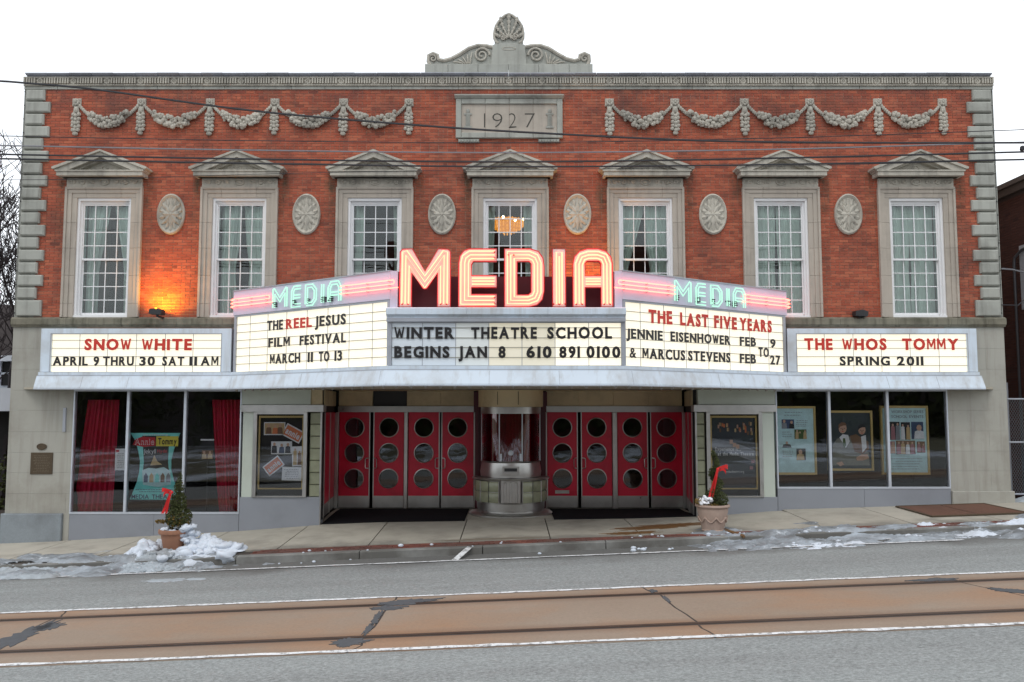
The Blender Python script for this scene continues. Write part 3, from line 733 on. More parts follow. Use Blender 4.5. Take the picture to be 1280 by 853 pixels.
def make_window(i, wx):
    wn = thing('window', None, None, (wx, 0, zB)); wn.parent = TB; wn.location = Vector((wx, 0, zB)) - world_org(TB)
    # surround blocks: jambs in five courses, head in three
    prof = [(WF_OUT, 0, .055, -.095), (0, .055, .155, -.065), (0, .155, .272, -.045)]
    zsj = [zB, zf(380), zf(345), zf(311), zf(279), ZW_T]
    for s in (-1, 1):
        for a, b_ in zip(zsj, zsj[1:]):
            m_ = MB()
            for _, i0, i1, y in prof:
                xa, xb = wx + s * (WF_OUT - i0), wx + s * (WF_OUT - i1)
                bb = b_ - .002 if b_ < ZW_T - .01 else ZW_T + (ZW_O - ZW_T) * (1 - i1 / .272) - .002
                m_.cham(min(xa, xb), max(xa, xb), y, .06, a + .002, bb, .003)
            m_.build('surround_stone', M['surround'], wn)
    hd = ZW_O - ZW_T
    for a, b_ in ((-WF_OUT, -.42), (-.42, .40), (.40, WF_OUT)):
        m_ = MB()
        for k, (_, i0, i1, y) in enumerate(prof):
            za, zb_ = ZW_T + hd * (1 - i1 / .272), ZW_T + hd * (1 - i0 / .272)
            x0_, x1_ = max(a, -(WF_OUT - i0)), min(b_, WF_OUT - i0)
            m_.cham(wx + x0_ + .002, wx + x1_ - .002, y, .06, za, zb_, .003)
        m_.build('surround_stone', M['surround'], wn, label=None)
    # white box frame
    m_ = MB()
    for s in (-1, 1):
        xa, xb = wx + s * WF_IN, wx + s * (WF_IN - .055); m_.box(min(xa, xb), max(xa, xb), .0, .24, zB, ZW_T)
        xa, xb = wx + s * (WF_IN - .055), wx + s * (SW + .012); m_.box(min(xa, xb), max(xa, xb), .06, .24, zB, ZW_T)
    m_.box(wx - WF_IN, wx + WF_IN, -.006, .238, ZW_T - .06, ZW_T + .004); m_.box(wx - WF_IN + .05, wx + WF_IN - .05, .07, .236, ZGT + .03, ZW_T - .055)
    m_.box(wx - WF_IN, wx + WF_IN, -.03, .242, zB + .001, zB + .045)
    m_.build('window_frame', M['white'], wn)
    for nm, y, za, zb_ in (('upper_sash', .09, ZM, ZGT), ('lower_sash', .13, ZGB, ZM)):
        m_ = MB(); t_ = .03
        m_.box(wx - SW - .012, wx - SW + .014, y, y + .035, za - .02, zb_ + .035); m_.box(wx + SW - .014, wx + SW + .012, y, y + .035, za - .02, zb_ + .035)
        if nm == 'upper_sash': m_.box(wx - SW, wx + SW, y - .01, y + .036, za - .028, za + .018); m_.box(wx - SW, wx + SW, y + .001, y + .034, zb_ - .012, zb_ + .035)
        else: m_.box(wx - SW, wx + SW, y + .001, y + .034, za - .055, za + .016); m_.box(wx - SW, wx + SW, y + .001, y + .034, zb_ - .02, zb_ + .01)
        for k in (1, 2, 3): m_.box(wx - SW + k * paneW - .010, wx - SW + k * paneW + .010, y + .003, y + .03, za, zb_)
        ph = (zb_ - za) / 4
        for k in (1, 2, 3): m_.box(wx - SW, wx + SW, y + .005, y + .028, za + k * ph - .010, za + k * ph + .010)
        m_.build(nm, M['white'], wn)
        for r in range(4):
            for c in range(4):
                put('pane', pme['t' if nm == 'upper_sash' else 'b'], wn, (wx - SW + (c + .5) * paneW, y + .016, za + r * ph), rot=(rnd.uniform(-.004, .004), 0, rnd.uniform(-.006, .006)))
    # frieze and pediment
    pd = thing('pediment', None, None, (wx, 0, ZW_O)); pd.parent = TB; pd.location = Vector((wx, 0, ZW_O)) - world_org(TB)
    zf0, zf1 = ZW_O, zf(222.5); m_ = MB(); m_.cham(wx - .885, wx + .885, -.062, .02, zf0 + .003, zf1, .003)
    zm_ = (zf0 + zf1) / 2; m_.add([(x_ + wx, y_ + .002, z_ + zm_) for x_, y_, z_ in frz.v], frz.f)
    m_.build('carved_frieze', M['trim'], pd)
    zb0, zb1, zb2 = zf1, zf(219.5, -.3), zf(212.5, -.32)
    m_ = MB(); m_.prism([(wx - .91, zb0), (wx + .91, zb0), (wx + .94, zb1), (wx - .94, zb1)], -.17, .02)
    m_.box(wx - 1.0, wx + 1.0, -.31, .02, zb1, zb2 - .025); m_.box(wx - 1.025, wx + 1.025, -.335, .021, zb2 - .03, zb2)
    m_.build('pediment_shelf', M['trim'], pd)
    za = zf(187, -.33) ; th = .165; hw_ = 1.05; b0 = zb2 - .03
    tri = [(wx - .93, zb2), (wx + .93, zb2), (wx, za - .12)]
    m_ = MB(); m_.prism(tri, -.07, .02)
    for k in range(5): m_.ball((wx + (k - 2) * .14, -.07, zb2 + .09 - .012 * abs(k - 2)), (.06, .02, .045 - .006 * abs(k - 2)), 7, 4)
    m_.tube(torus_pts(wx, zb2 + .10, .075, .055, -.075, 14), .012, 4, True)
    m_.build('tympanum', M['trim'], pd)
    for s in (-1, 1):
        m_ = MB(); m_.prism([(wx, za - .03), (wx, za - th), (wx + s * (hw_ - .30), b0 + .03), (wx + s * hw_, b0 + .03), (wx + s * hw_, b0 + .07)], -.30, .02)
        m_.prism([(wx, za + .005), (wx, za - .04), (wx + s * hw_, b0 + .05), (wx + s * (hw_ + .05), b0 + .06), (wx + s * (hw_ + .05), b0 + .10)], -.345, .021)
        m_.prism([(wx, za - th + .03), (wx, za - th - .035), (wx + s * (hw_ - .42), b0 + .03), (wx + s * (hw_ - .28), b0 + .03)], -.19, .019)
        m_.build('raking_cornice', M['trim'], pd)
for i, wx in enumerate(WX): make_window(i, wx)
# curtains in the upper windows (each hangs on its own)
names = ['leftmost upper window', 'second upper window from the left', 'upper window left of the chandelier window', 'centre upper window with the chandelier',
         'upper window right of the chandelier window', 'second upper window from the right', 'rightmost upper window']
CW = [(.48, .24, .46, .16, .3), (.46, .36, .50, .40, .3), (.24, .20, .14, .10, .1), (.18, .13, .22, .17, .1), (.56, .10, .50, .46, .4), (.50, .50, .50, .49, .1), (.52, .50, .50, .50, .1)]
for i, wx in enumerate(WX):
    lt, lb, rt, rb, bow = CW[i]
    for s, wt, wb_, side in ((-1, lt, lb, 'left'), (1, rt, rb, 'right')):
        def cf(a, t, s=s, wt=wt, wb_=wb_):
            zz = ZGB - .03 + (ZGT + .06 - ZGB) * t
            width = 1.06 * (wb_ + (wt - wb_) * t ** 1.6) * (1 - bow * .5 * math.exp(-((t - .42) / .16) ** 2))
            return (wx + s * (SW + .02) - s * width * a, .33 + .06 * math.sin(a * 30 * max(wt, .3) + i) + .012 * math.sin(a * 71 + t * 3), zz)
        MB().grid(48, 14, cf).build('curtain', M['sheer'], None, smooth='all', recalc=False,
            label='pale %s hand curtain inside the %s' % (side, names[i]), cat='curtain', group='pale curtains in the upper windows')
# medallions
def medallion(cx):
    cz = zf(268.5); rx, rz = .325, .485
    md = thing('medallion', None, None, (cx, 0, cz)); md.parent = TB; md.location = Vector((cx, 0, cz)) - world_org(TB)
    m_ = MB(); n_ = 32
    rings = [(1.0, .0), (1.0, -.06), (.93, -.085), (.86, -.06), (.80, -.035), (.3, -.028), (0.01, -.028)]
    vs = [(cx + rx * r_ * math.cos(2 * math.pi * k / n_), y, cz + rz * r_ * math.sin(2 * math.pi * k / n_)) for r_, y in rings for k in range(n_)]
    m_.add(vs, [(j * n_ + k, j * n_ + (k + 1) % n_, (j + 1) * n_ + (k + 1) % n_, (j + 1) * n_ + k) for j in range(len(rings) - 1) for k in range(n_)])
    m_.build('rim', M['trim'], md, smooth=True)
    m_ = MB()
    def petal(q, r0, r1, wd, y):
        c, s = math.cos(q), math.sin(q); pts = []
        for t in (0, .25, .55, .8, 1):
            r_ = r0 + (r1 - r0) * t; ww = wd * (math.sin(math.pi * min(1, t * .85 + .12)))
            for k in (-1, 0, 1):
                a, b_ = r_, k * ww; pts.append((cx + rx * (a * c - b_ * s), y - (.03 if k == 0 else .004), cz + rz * (a * s + b_ * c)))
        m_.add(pts, [(3 * j + k, 3 * j + k + 1, 3 * j + k + 4, 3 * j + k + 3) for j in range(4) for k in (0, 1)])
    for k in range(14): petal(2 * math.pi * (k + .5) / 14, .42, .84, .13, -.034)
    for k in range(8): petal(2 * math.pi * k / 8, .08, .60, .17, -.045)
    m_.ball((cx, -.05, cz), (.045, .035, .05), 10, 6)
    m_.build('rosette', M['trim'], md)
for i in range(6): medallion((WX[i] + WX[i + 1]) / 2 - .01)
# garlands
def drop_mesh(seed):
    r_ = random.Random(seed); m_ = MB(); zt_ = 0
    m_.cham(-.105, .105, -.05, 0, -.19, 0, .02)
    for k in range(8):
        q = k * math.pi / 4; m_.ball((.055 * math.cos(q), -.06, -.095 + .055 * math.sin(q)), (.036, .03, .036), 6, 4)
    m_.ball((0, -.075, -.095), .03, 6, 4)
    m_.prism([(-.05, -.19), (.05, -.19), (.075, -.36), (-.075, -.36)], -.05, 0); m_.ball((0, -.05, -.28), (.055, .035, .08), 7, 5)
    for j in range(5):
        zz = -.40 - .09 * j
        for k in range(3): m_.ball((-.065 + .065 * k + r_.uniform(-.01, .01), -.05 - (.025 if k == 1 else 0), zz - (.035 if k == 1 else 0) + r_.uniform(-.01, .01)), (.052, .04, .05), 6, 4)
    m_.ball((0, -.05, -.86), (.07, .045, .05), 7, 4); return m_.mesh('garland_drop', M['swag'])
def swag_mesh(seed, W):
    r_ = random.Random(seed); m_ = MB()
    n_ = 34
    for i in range(n_ + 1):
        t = i / n_; x = -W / 2 + W * t; z = -.40 * (1 - (2 * t - 1) ** 2) - .12
        th = .045 + .085 * math.sin(math.pi * t) ** .9
        if t < .16 or t > .84:
            m_.ball((x, -.04, z), (.04, .04, .05), 7, 4); continue
        for k in range(4 if th > .09 else 3):
            q = r_.uniform(-1, 1); rr = r_.uniform(.036, .064)
            m_.ball((x + r_.uniform(-.02, .02), -.05 - r_.uniform(0, .08), z + q * th), (rr, rr * .8, rr), 6, 4)
    m_.tube([(-W / 2 + W * i / 20, -.02, -.40 * (1 - (2 * i / 20 - 1) ** 2) - .12) for i in range(21)], .035, 6)
    return m_.mesh('swag', M['swag'])
zg = zf(123, -.05)
sw = [swag_mesh(s_, 1.42) for s_ in (1, 2, 3)]; dm = [drop_mesh(5), drop_mesh(6)]
for us in ((95, 176, 262, 343, 429, 511), (762, 844, 931, 1013, 1098, 1179)):
    X = [xf(u, 140, -.05) for u in us]
    gl = thing('garland', None, None, (X[0], 0, zg)); gl.parent = TB; gl.location = Vector((X[0], 0, zg)) - world_org(TB)
    gl['label'] = 'carved fruit garland left of the date panel' if us[0] < 500 else 'carved fruit garland right of the date panel'
    for k, xx in enumerate(X): put('garland_drop', dm[k % 2], gl, (xx, 0, zg), scale=(1, 1, .98 if k % 2 else 1))
    for k in range(5):
        W = X[k + 1] - X[k] - .17; put('swag', sw[(k * 2 + (us[0] > 500)) % 3], gl, ((X[k] + X[k + 1]) / 2, 0, zg - .07), scale=(W / 1.42 * (-1 if k % 2 else 1), 1, 1))
# date panel
x0_, x1_ = xf(570, 150), xf(703, 150); zt_, zb_ = zf(125), zf(174)
dp = thing('date_panel', None, None, ((x0_ + x1_) / 2, 0, zb_)); dp.parent = TB; dp.location = Vector(((x0_ + x1_) / 2, 0, zb_)) - world_org(TB)
fw = .13
for a, b_, c, d in ((x0_, x0_ + fw, zb_, zt_), (x1_ - fw, x1_, zb_, zt_)): MB().cham(a, b_, -.09, 0, c, d, .012).build('frame_stone', M['stone'], dp)
for k in range(4):
    a = x0_ + fw + (x1_ - x0_ - 2 * fw) * k / 4; b_ = x0_ + fw + (x1_ - x0_ - 2 * fw) * (k + 1) / 4
    MB().cham(a + .002, b_ - .002, -.088, 0, zt_ - fw, zt_, .012).build('frame_stone', M['stone'], dp)
    MB().cham(a + .002, b_ - .002, -.088, 0, zb_, zb_ + fw, .012).build('frame_stone', M['stone'], dp)
    MB().box(a + .003, b_ - .003, -.045, 0, zb_ + fw, zt_ - fw).build('panel_stone', M['surround'], dp)
for k in range(4):
    a = x0_ - .03 + (x1_ - x0_ + .06) * k / 4; b_ = x0_ - .03 + (x1_ - x0_ + .06) * (k + 1) / 4
    MB().sweep([(0, zt_), (-.10, zt_), (-.16, zt_ + .05), (-.16, zt_ + .075), (0, zt_ + .08)], lambda o: (a + .002, o), lambda o: (b_ - .002, o)).build('cap_stone', M['stone'], dp)
for a, b_ in ((xf(573, 178), xf(599, 178)), (xf(673, 178), xf(699, 178))):
    m_ = MB(); m_.box(a, b_, -.06, 0, zb_ - .10, zb_ - .02)
    for k in range(7):
        q = a + (b_ - a) * (k + .2) / 7; m_.box(q, q + (b_ - a) * .6 / 7, -.09, -.05, zb_ - .09, zb_ - .04)
    m_.build('dentil_foot', M['stone'], dp)
FR0 = Fr((-20, 0), (20, 0))
def FA(x): return x + 20
for ch, u0, u1 in (('1', 605.2, 606.4), ('9', 615.5, 628), ('2', 636, 645.5), ('7', 656, 668.5)):
    textmesh(ch, FR0, FA(xf(u0, 150)), FA(xf(u1, 150)), zf(161), zf(141), .047, M['groove'], dp, bold=-.022, depth=.004, name='numeral')  # dark raised strokes stand in for incised numerals
for u in (585, 687):
    xc = xf(u, 150); m_ = MB(); zc_ = zf(150)
    m_.box(xc - .05, xc + .05, -.062, -.04, zc_ - .20, zc_ + .12); m_.box(xc - .085, xc + .085, -.066, -.04, zc_ - .22, zc_ - .17); m_.box(xc - .09, xc + .09, -.066, -.04, zc_ + .10, zc_ + .14)
    m_.ball((xc, -.055, zc_ + .19), (.045, .025, .06), 7, 5)
    for k in range(3): m_.box(xc - .04 + .03 * k, xc - .025 + .03 * k, -.07, -.05, zc_ - .15, zc_ + .09)
    m_.build('torch_relief', M['stone'], dp)

# crest on the roof line
cr_ = thing('crest', None, None, (0, 0, zc[4])); cr_.parent = TB; cr_.location = Vector((xf(636, 60), 0, zc[4])) - world_org(TB); cr_.location = Vector((0, 0, zc[4])) - world_org(TB)
cxx = xf(636, 60, 0); CYf = .02
us = (531, 560, 597.5, 635.5, 673.5, 711.5, 741)
for a, b_ in zip(us, us[1:]): MB().cham(xf(a, 84) + .003, xf(b_, 84) - .003, CYf - .02, .4, zc[4] - .02, zf(80), .008).build('base_stone', M['stone'], cr_)
zb = zf(80)
MB().prism([(xf(614, 68), zb), (xf(658, 68), zb), (xf(656, 60), zf(56)), (xf(650, 56), zf(53.5)), (xf(622, 56), zf(53.5)), (xf(616, 60), zf(56))], CYf, .35).build('centre_block', M['stone'], cr_)
m_ = MB(); cz_ = zf(60.5)
m_.tube(torus_pts(cxx, cz_, .16, .035, CYf, 16), .012, 5, True); m_.build('cartouche', M['trim'], cr_)
# anthemion
oz = zf(53.5); H = zf(17) - oz; hw2 = (xf(655, 40) - xf(618.5, 40)) / 2
outl = []
for k in range(25):
    t = k / 24; a = math.pi * t
    z = H * (.02 + .98 * (1 - t) ** .9); 
prof_ = [(0.70, 0), (.88, .06), (.99, .18), (1.0, .34), (.93, .52), (.77, .69), (.53, .84), (.25, .95), (0, 1.0)]
ol = [(cxx + hw2 * a, oz + H * b_) for a, b_ in prof_] + [(cxx - hw2 * a, oz + H * b_) for a, b_ in prof_[-2::-1]]
me = fill2d([ol], .30, M['stone'], 'anthemion_shell'); an = put('anthemion', me, cr_, (0, CYf + .03, 0))
m_ = MB(); m_.tube([(x_, CYf + .02, z_) for x_, z_ in ol], .035, 6)
for q, ln, wd in ((0, .80, .05), (24, .74, .045), (-24, .74, .045), (48, .62, .042), (-48, .62, .042), (74, .50, .038), (-74, .50, .038)):
    q = R(q); p0 = Vector((cxx, 0, oz + H * .16)); d_ = Vector((math.sin(q) * .92, 0, math.cos(q)))
    pts = [p0 + d_ * (H * ln * t) * 1.0 + Vector((math.sin(q) * .06 * math.sin(t * 3), CYf - .005, 0)) for t in (.1, .3, .5, .7, .9, 1.0)]
    for k, p in enumerate(pts): m_.ball(p, (wd * (.4, .6, .8, 1.0, 1.05, .7)[k], .03, wd * 1.15), 6, 4)
    m_.tube(pts, wd * .5, 5)
for s in (-1, 1):
    pts = [(cxx + s * (.15 + .10 * (1 - i / 22) * math.cos(i * .42)), CYf - .0, oz + .13 + .09 * (1 - i / 22) * math.sin(i * .42)) for i in range(20)]; m_.tube(pts, .018, 5)
m_.build('palmette', M['trim'], cr_)
# volutes
for s in (-1, 1):
    def U(u, v): return (cxx + s * (xf(u, v) - xf(636, v)), zf(v))
    top = [(650, 60), (657, 57.5), (664, 56), (675, 55.5), (686, 59), (697, 66), (708, 72), (718, 74.5), (724, 73), (725, 68), (731, 65.5), (736.5, 68), (737, 75), (735, 80)]
    pts = [U(*p) for p in top]
    ol = pts + [U(735, 80), U(650, 80)]
    me = fill2d([ol], .22, M['stone'], 'volute_body'); v_ = put('volute', me, cr_, (0, CYf + .06, 0))
    m_ = MB(); m_.tube([(x_, CYf + .05, z_) for x_, z_ in pts], .045, 6)
    c0 = U(670, 68); sp = [(c0[0] - s * (.19 * (1 - i / 40)) * math.cos(i * .33), CYf + .03, c0[1] + .19 * (1 - i / 40) * math.sin(i * .33)) for i in range(36)]
    m_.tube(sp, .03, 6, r1=.018)
    c1 = U(731, 72); sp = [(c1[0] + s * (.10 * (1 - i / 26)) * math.cos(i * .4), CYf + .04, c1[1] + .10 * (1 - i / 26) * math.sin(i * .4)) for i in range(22)]; m_.tube(sp, .022, 5)
    for k in range(5):
        a = U(685 + 2 * k, 78.5); b_ = U(682 + 6.0 * k, 64 + 3.0 * k); m_.tube([(a[0], CYf + .04, a[1]), ((a[0] + b_[0]) / 2, CYf + .01, (a[1] + b_[1]) / 2), (b_[0], CYf + .03, b_[1])], .024, 5, r1=.012)
    m_.build('scroll', M['trim'], cr_)

# ---------------------------------------------- ground floor
ZS = 2.985                                              # soffit level
SLx0, SLx1 = xf(90.5, 560), xf(301, 560); SRx0, SRx1 = xf(970.5, 560), xf(1186, 560)
VX0, VX1 = xf(402, 580), xf(870, 580)
# piers
vj = [409, 436, 462, 488, 513, 540, 566, 591, 617, 642]
for a, b_ in zip(vj, vj[1:]):
    z1_, z0_ = zf(a), zf(b_); seam = XL + (.0 if vj.index(a) % 2 else 1.38)
    for p, q in ((XL + .0, seam), (seam, SLx0)):
        if q - p > .02: MB().cham(p + .001, q - .001, -.012, .3, z0_ + .001, z1_ - .001, .002).build('pier_stone', M['pier'], TB)
MB().cham(XL - .05, SLx0 - .14, -.09, .3, -.62, zf(642), .012).build('plinth_stone', M['granite'], TB)
MB().cham(SLx0 - .137, SLx0, -.02, .3, -.62, zf(642), .005).build('plinth_stone', M['pier'], TB)
vj = [409, 436, 462, 488, 513, 539, 564, 589, 614]
for a, b_ in zip(vj, vj[1:]):
    z1_, z0_ = zf(a), zf(b_); seam = XR - (.45 if vj.index(a) % 2 else .0)
    for p, q in ((SRx1, seam), (seam, XR)):
        if q - p > .06: MB().cham(p + .001, q - .001, -.012, .3, z0_ + .001, z1_ - .001, .002).build('pier_stone', M['pier'], TB)
MB().cham(SRx1 + .01, XR + .05, -.07, .3, .2, zf(614), .012).build('plinth_stone', M['pier'], TB)
MB().box(SLx1 - .1, SRx0 + .1, .02, .3, ZS, 4.0).build('lintel_wall', M['dark'], TB)
# storefronts
def storefront(x0, x1, z0_, mull, side):
    sf = thing('shopfront', None, None, ((x0 + x1) / 2, 0, z0_)); sf.parent = TB; sf.location = Vector(((x0 + x1) / 2, 0, z0_)) - world_org(TB)
    m_ = MB(); t_ = .028
    m_.box(x0, x0 + t_, -.03, .08, z0_, ZS); m_.box(x1 - t_, x1, -.03, .08, z0_, ZS); m_.box(x0 + t_, x1 - t_, -.028, .08, ZS - .04, ZS); m_.box(x0 + t_, x1 - t_, -.03, .1, z0_, z0_ + .04)
    m_.build('window_frame', M['alu'], sf)
    for m__ in mull: MB().box(m__ - .028, m__ + .028, -.035, .08, z0_ + .041, ZS - .041).build('mullion', M['alu'], sf)
    e = [x0 + t_] + list(mull) + [x1 - t_]
    for a, b_ in zip(e, e[1:]): MB().box(a, b_, .02, .028, z0_ + .04, ZS - .04).build('pane', M['shop'], sf)
    m_ = MB(); m_.box(x0, x1, 1.7, 1.75, z0_ - .3, ZS); m_.box(x0 - .02, x0, .1, 1.7, z0_ - .3, ZS); m_.box(x1, x1 + .02, .1, 1.7, z0_ - .3, ZS); m_.box(x0, x1, .1, 1.7, z0_ - .1, z0_); m_.box(x0, x1, .1, 1.7, ZS, ZS + .02)
    m_.build('display_bay', M['dark'], TB)
    return sf
ZL0, ZR0 = zf(642.5), zf(611)
storefront(SLx0, SLx1, ZL0, [xf(159, 560), xf(230.5, 560)], 'left')
storefront(SRx0, SRx1, ZR0, [xf(1037.5, 560), xf(1110.5, 560)], 'right')
for k in range(2): MB().cham(SLx0 + .002 + (SLx1 - SLx0) * k / 2, SLx0 - .002 + (SLx1 - SLx0) * (k + 1) / 2, -.02, .25, -.75, ZL0 - .002, .004).build('bulkhead_panel', M['bulk'], TB)
for k in range(2): MB().cham(SRx0 + .002 + (SRx1 - SRx0) * k / 2, SRx0 - .002 + (SRx1 - SRx0) * (k + 1) / 2, -.02, .25, .05, ZR0 - .002, .004).build('bulkhead_panel', M['bulk'], TB)
# entrance bays (display case, transom panel, glass block strip)
gbm = simple('glass_block', (.30, .31, .21), .2, var=.3, scale=5, bump=.3, dirt=(.10, .10, .06), dirt_amt=.5, vary=.15)
def bay(side):
    s = -1 if side == 'left' else 1
    if s < 0: ue, uo, uw0, uw1, fr0, fr1, gb0, gb1 = 401, 301, 303, 316, 316.5, 384, 387, 400.5
    else: ue, uo, uw0, uw1, fr0, fr1, gb0, gb1 = 870.5, 970.5, 953, 968, 883, 953, 871, 881.5
    X = lambda u: xf(u, 570)
    xo, xe = sorted((X(uo), X(ue)))
    ztr = zf(513.5); zcb = zf(621.5)
    MB().cham(xo + (.0 if s < 0 else .05), xe - (.25 if s < 0 else 0), -.02, .2, zf(506), ZS - .002, .004).build('transom_panel', M['pale'], TB)
    if s < 0: MB().box(xe - .25, xe, .02, .2, zf(506), ZS - .002).build('transom_panel', M['beige'], TB)
    MB().box(xo - (0 if s < 0 else .06), xe + (.06 if s < 0 else 0), -.09, .2, zf(515), zf(506.5)).build('trim_band', M['steel'], TB)
    a, b_ = sorted((X(uw0 if s < 0 else uw0), X(uw1))); MB().cham(a, b_ , -.015, .2, zcb, zf(515), .003).build('side_panel', M['pale'], TB)
    base0 = (-.42 if s < 0 else .0); MB().cham(xo + .002, xe - .002, -.025, .3, base0, zcb, .004).build('bulkhead_panel', M['bulk'], TB)
    MB().box(xo + .01, xe, -.012, .3, base0 - .2, base0 + .06).build('kick_strip', M['groove'], TB)
    a, b_ = sorted((X(fr0), X(fr1))); dc = thing('display_case', None, None, ((a + b_) / 2, 0, zcb)); dc.parent = TB; dc.location = Vector(((a + b_) / 2, 0, zcb)) - world_org(TB)
    t_ = .085; m_ = MB()
    m_.cham(a, a + t_, -.07, .15, zcb, zf(515), .01); m_.cham(b_ - t_, b_, -.07, .15, zcb, zf(515), .01); m_.box(a + t_, b_ - t_, -.06, .15, zf(518), zf(515)); m_.box(a + t_, b_ - t_, -.06, .15, zcb, zcb + .03)
    m_.build('case_frame', M['steel'], dc)
    MB().box(a + t_, b_ - t_, -.03, -.024, zcb + .03, zf(518)).build('pane', M['shop'], dc)
    m_ = MB(); g0, g1, h0, h1 = a + t_ + .02, b_ - t_ - .02, zf(612), zf(520)
    if s < 0: g1 += .01
    for p in ((g0, g0 + .035, h0, h1), (g1 - .035, g1, h0, h1)): m_.box(p[0], p[1], .02, .06, p[2], p[3])
    m_.box(g0 + .035, g1 - .035, .022, .06, h1 - .045, h1); m_.box(g0 + .035, g1 - .035, .022, .06, h0, h0 + .03); m_.build('gilt_frame', M['gold'], dc)
    MB().box(a + .02, b_ - .02, .10, .14, zcb, zf(516)).build('backing', M['dark'], dc)
    a2, b2 = sorted((X(gb0), X(gb1))); nbk = 7; zlo = zcb; zhi = zf(515.5)
    for k in range(nbk):
        za, zb2 = zlo + (zhi - zlo) * k / nbk, zlo + (zhi - zlo) * (k + 1) / nbk
        MB().cham(a2, b2, .0, .12, za + .006, zb2 - .006, .018).build('glass_block', gbm, TB)
    MB().box(a2 - .01, b2 + .01, .06, .14, zlo, zhi).build('block_backing', M['groove'], TB)
    xe2 = (xe if s < 0 else xo)
    MB().box(xe2 - .02, xe2 + .02, -.02, .03, base0 + .1, zhi).build('edge_trim', M['steel'], TB)
    return (g0 + .035, g1 - .035, h0 + .03, h1 - .045)
DCL = bay('left'); DCR = bay('right')
# vestibule
YD = 2.2
Xd = lambda u: xf(u, 575, YD)
zdt, zdk, zdb = zf(515.6, YD), zf(620, YD), zf(634.7, YD)
zhd = zf(508, YD)
m_ = MB(); m_.box(VX0 - .2, VX1 + .2, YD + .1, YD + .2, zhd, ZS + .4); m_.build('transom_backing', M['dark'], TB)
ut = [402, 424, 465, 508, 550, 592, 683, 724, 767, 811, 853, 872]
for a, b_ in zip(ut, ut[1:]):
    if a == 592: continue
    mat = M['beige'] if a != 465 else M['black']
    MB().cham(max(Xd(a), VX0 - .1) + .002, min(Xd(b_), VX1 + .1) - .002, YD - (.02 if a != 465 else -.05), YD + .1, zhd + .004, ZS + .1, .004).build('transom_panel', mat, TB)
for a, b_ in ((422, 592), (683, 855)):
    MB().box(Xd(a), Xd(b_), YD - .06, YD + .1, zdt + .005, zhd).build('door_header', M['steel'], TB)
for u0, u1 in ((418.5, 423.2), (505, 510), (591.8, 594), (681.8, 684), (765.3, 771.6), (853.2, 857)):
    MB().cham(Xd(u0), Xd(u1), YD - .07, YD + .08, zdb - .02, zdt + .004, .012).build('door_jamb', M['steel'], TB)
doors = [(423.7, 461.8, 1), (466.9, 504.8, -1), (510.4, 548.9, 1), (552.1, 591.6, -1), (684.2, 721.8, 1), (726.9, 765.1, -1), (771.8, 809.7, 1), (813.8, 853, -1)]
def circ(cx, cz, r, n=32): return [(cx + r * math.cos(2 * math.pi * k / n), cz + r * math.sin(2 * math.pi * k / n)) for k in range(n)]
lobby = glassmat('porthole_glass', (.75, .78, .8), 1.5, .75, wob=.05)
for j, (u0, u1, hs) in enumerate(doors):
    a, b_ = Xd(u0), Xd(u1); cx = (a + b_) / 2; W = b_ - a
    dr = thing('door', None, None, (a, YD, zdb)); dr.parent = TB; dr.location = Vector((a, YD, zdb)) - world_org(TB)
    zz = [zf(v, YD) for v in (534.6, 566.4, 598.4)]; r_ = .243
    me = fill2d([[(-W / 2, zdk), (W / 2, zdk), (W / 2, zdt), (-W / 2, zdt)]] + [circ(0, z, r_) for z in zz], .045, M['door'], 'door_leaf')
    put('leaf', me, dr, (cx, YD, 0))
    MB().box(a, b_, YD - .006, YD + .05, zdb, zdk).build('kick_plate', M['steel'], dr)
    for k, z in enumerate(zz):
        MB().tube([(p[0], YD - .008, p[1]) for p in circ(cx, z, r_)], .013, 6, True).build('porthole_rim', M['steel'], dr, smooth=True)
        me = fill2d([circ(0, 0, r_)], .008, lobby, 'porthole_pane'); put('porthole_pane', me, dr, (cx, YD + .02, z), rot=(rnd.uniform(-.012, .012), 0, rnd.uniform(-.02, .02)))
    hx = (b_ - .09) if hs > 0 else (a + .09); zh = zf(579, YD); dx = -.07 * hs * -1
    ex = hx + .0; MB().tube([(ex + .06 * hs, YD, zh + .13), (ex + .06 * hs, YD - .06, zh + .13), (ex + .01 * hs, YD - .08, zh + .125), (ex - .005 * hs, YD - .08, zh + .09), (ex - .005 * hs, YD - .08, zh - .09), (ex + .01 * hs, YD - .08, zh - .125), (ex + .06 * hs, YD - .06, zh - .13), (ex + .06 * hs, YD, zh - .13)], .012, 6).build('handle', M['steel'], dr, smooth=True)
    ed = b_ if hs > 0 else a
    MB().box(ed - .012, ed + .012, YD - .012, YD + .04, zdb, zdt).build('edge_strip', M['steel'], dr)
    if j == 4:
        MB().box(cx - .19, cx + .17, YD - .02, YD, zf(617, YD), zf(613, YD)).build('mail_slot', M['steel'], dr)
m_ = MB(); m_.box(-4.6, 4.6, 5.6, 5.7, -.1, ZS); m_.box(-4.6, 4.6, YD + .15, 5.6, -.12, -.1); m_.box(-4.6, 4.6, YD + .15, 5.6, ZS, ZS + .05)
m_.box(-4.65, -4.6, YD, 5.6, -.1, ZS); m_.box(4.6, 4.65, YD, 5.6, -.1, ZS); m_.build('lobby', simple('lobby_wall', (.05, .035, .03), .7, bump=0), TB)
m_ = MB(); m_.box(Xd(592), Xd(598), YD - .05, YD + .1, zdb, ZS); m_.box(Xd(676), Xd(684), YD - .05, YD + .1, zdb, ZS); m_.box(Xd(598), Xd(676), YD, YD + .1, zdb, ZS); m_.build('centre_pier', simple('maroon_panel', (.10, .012, .02), .4), TB)
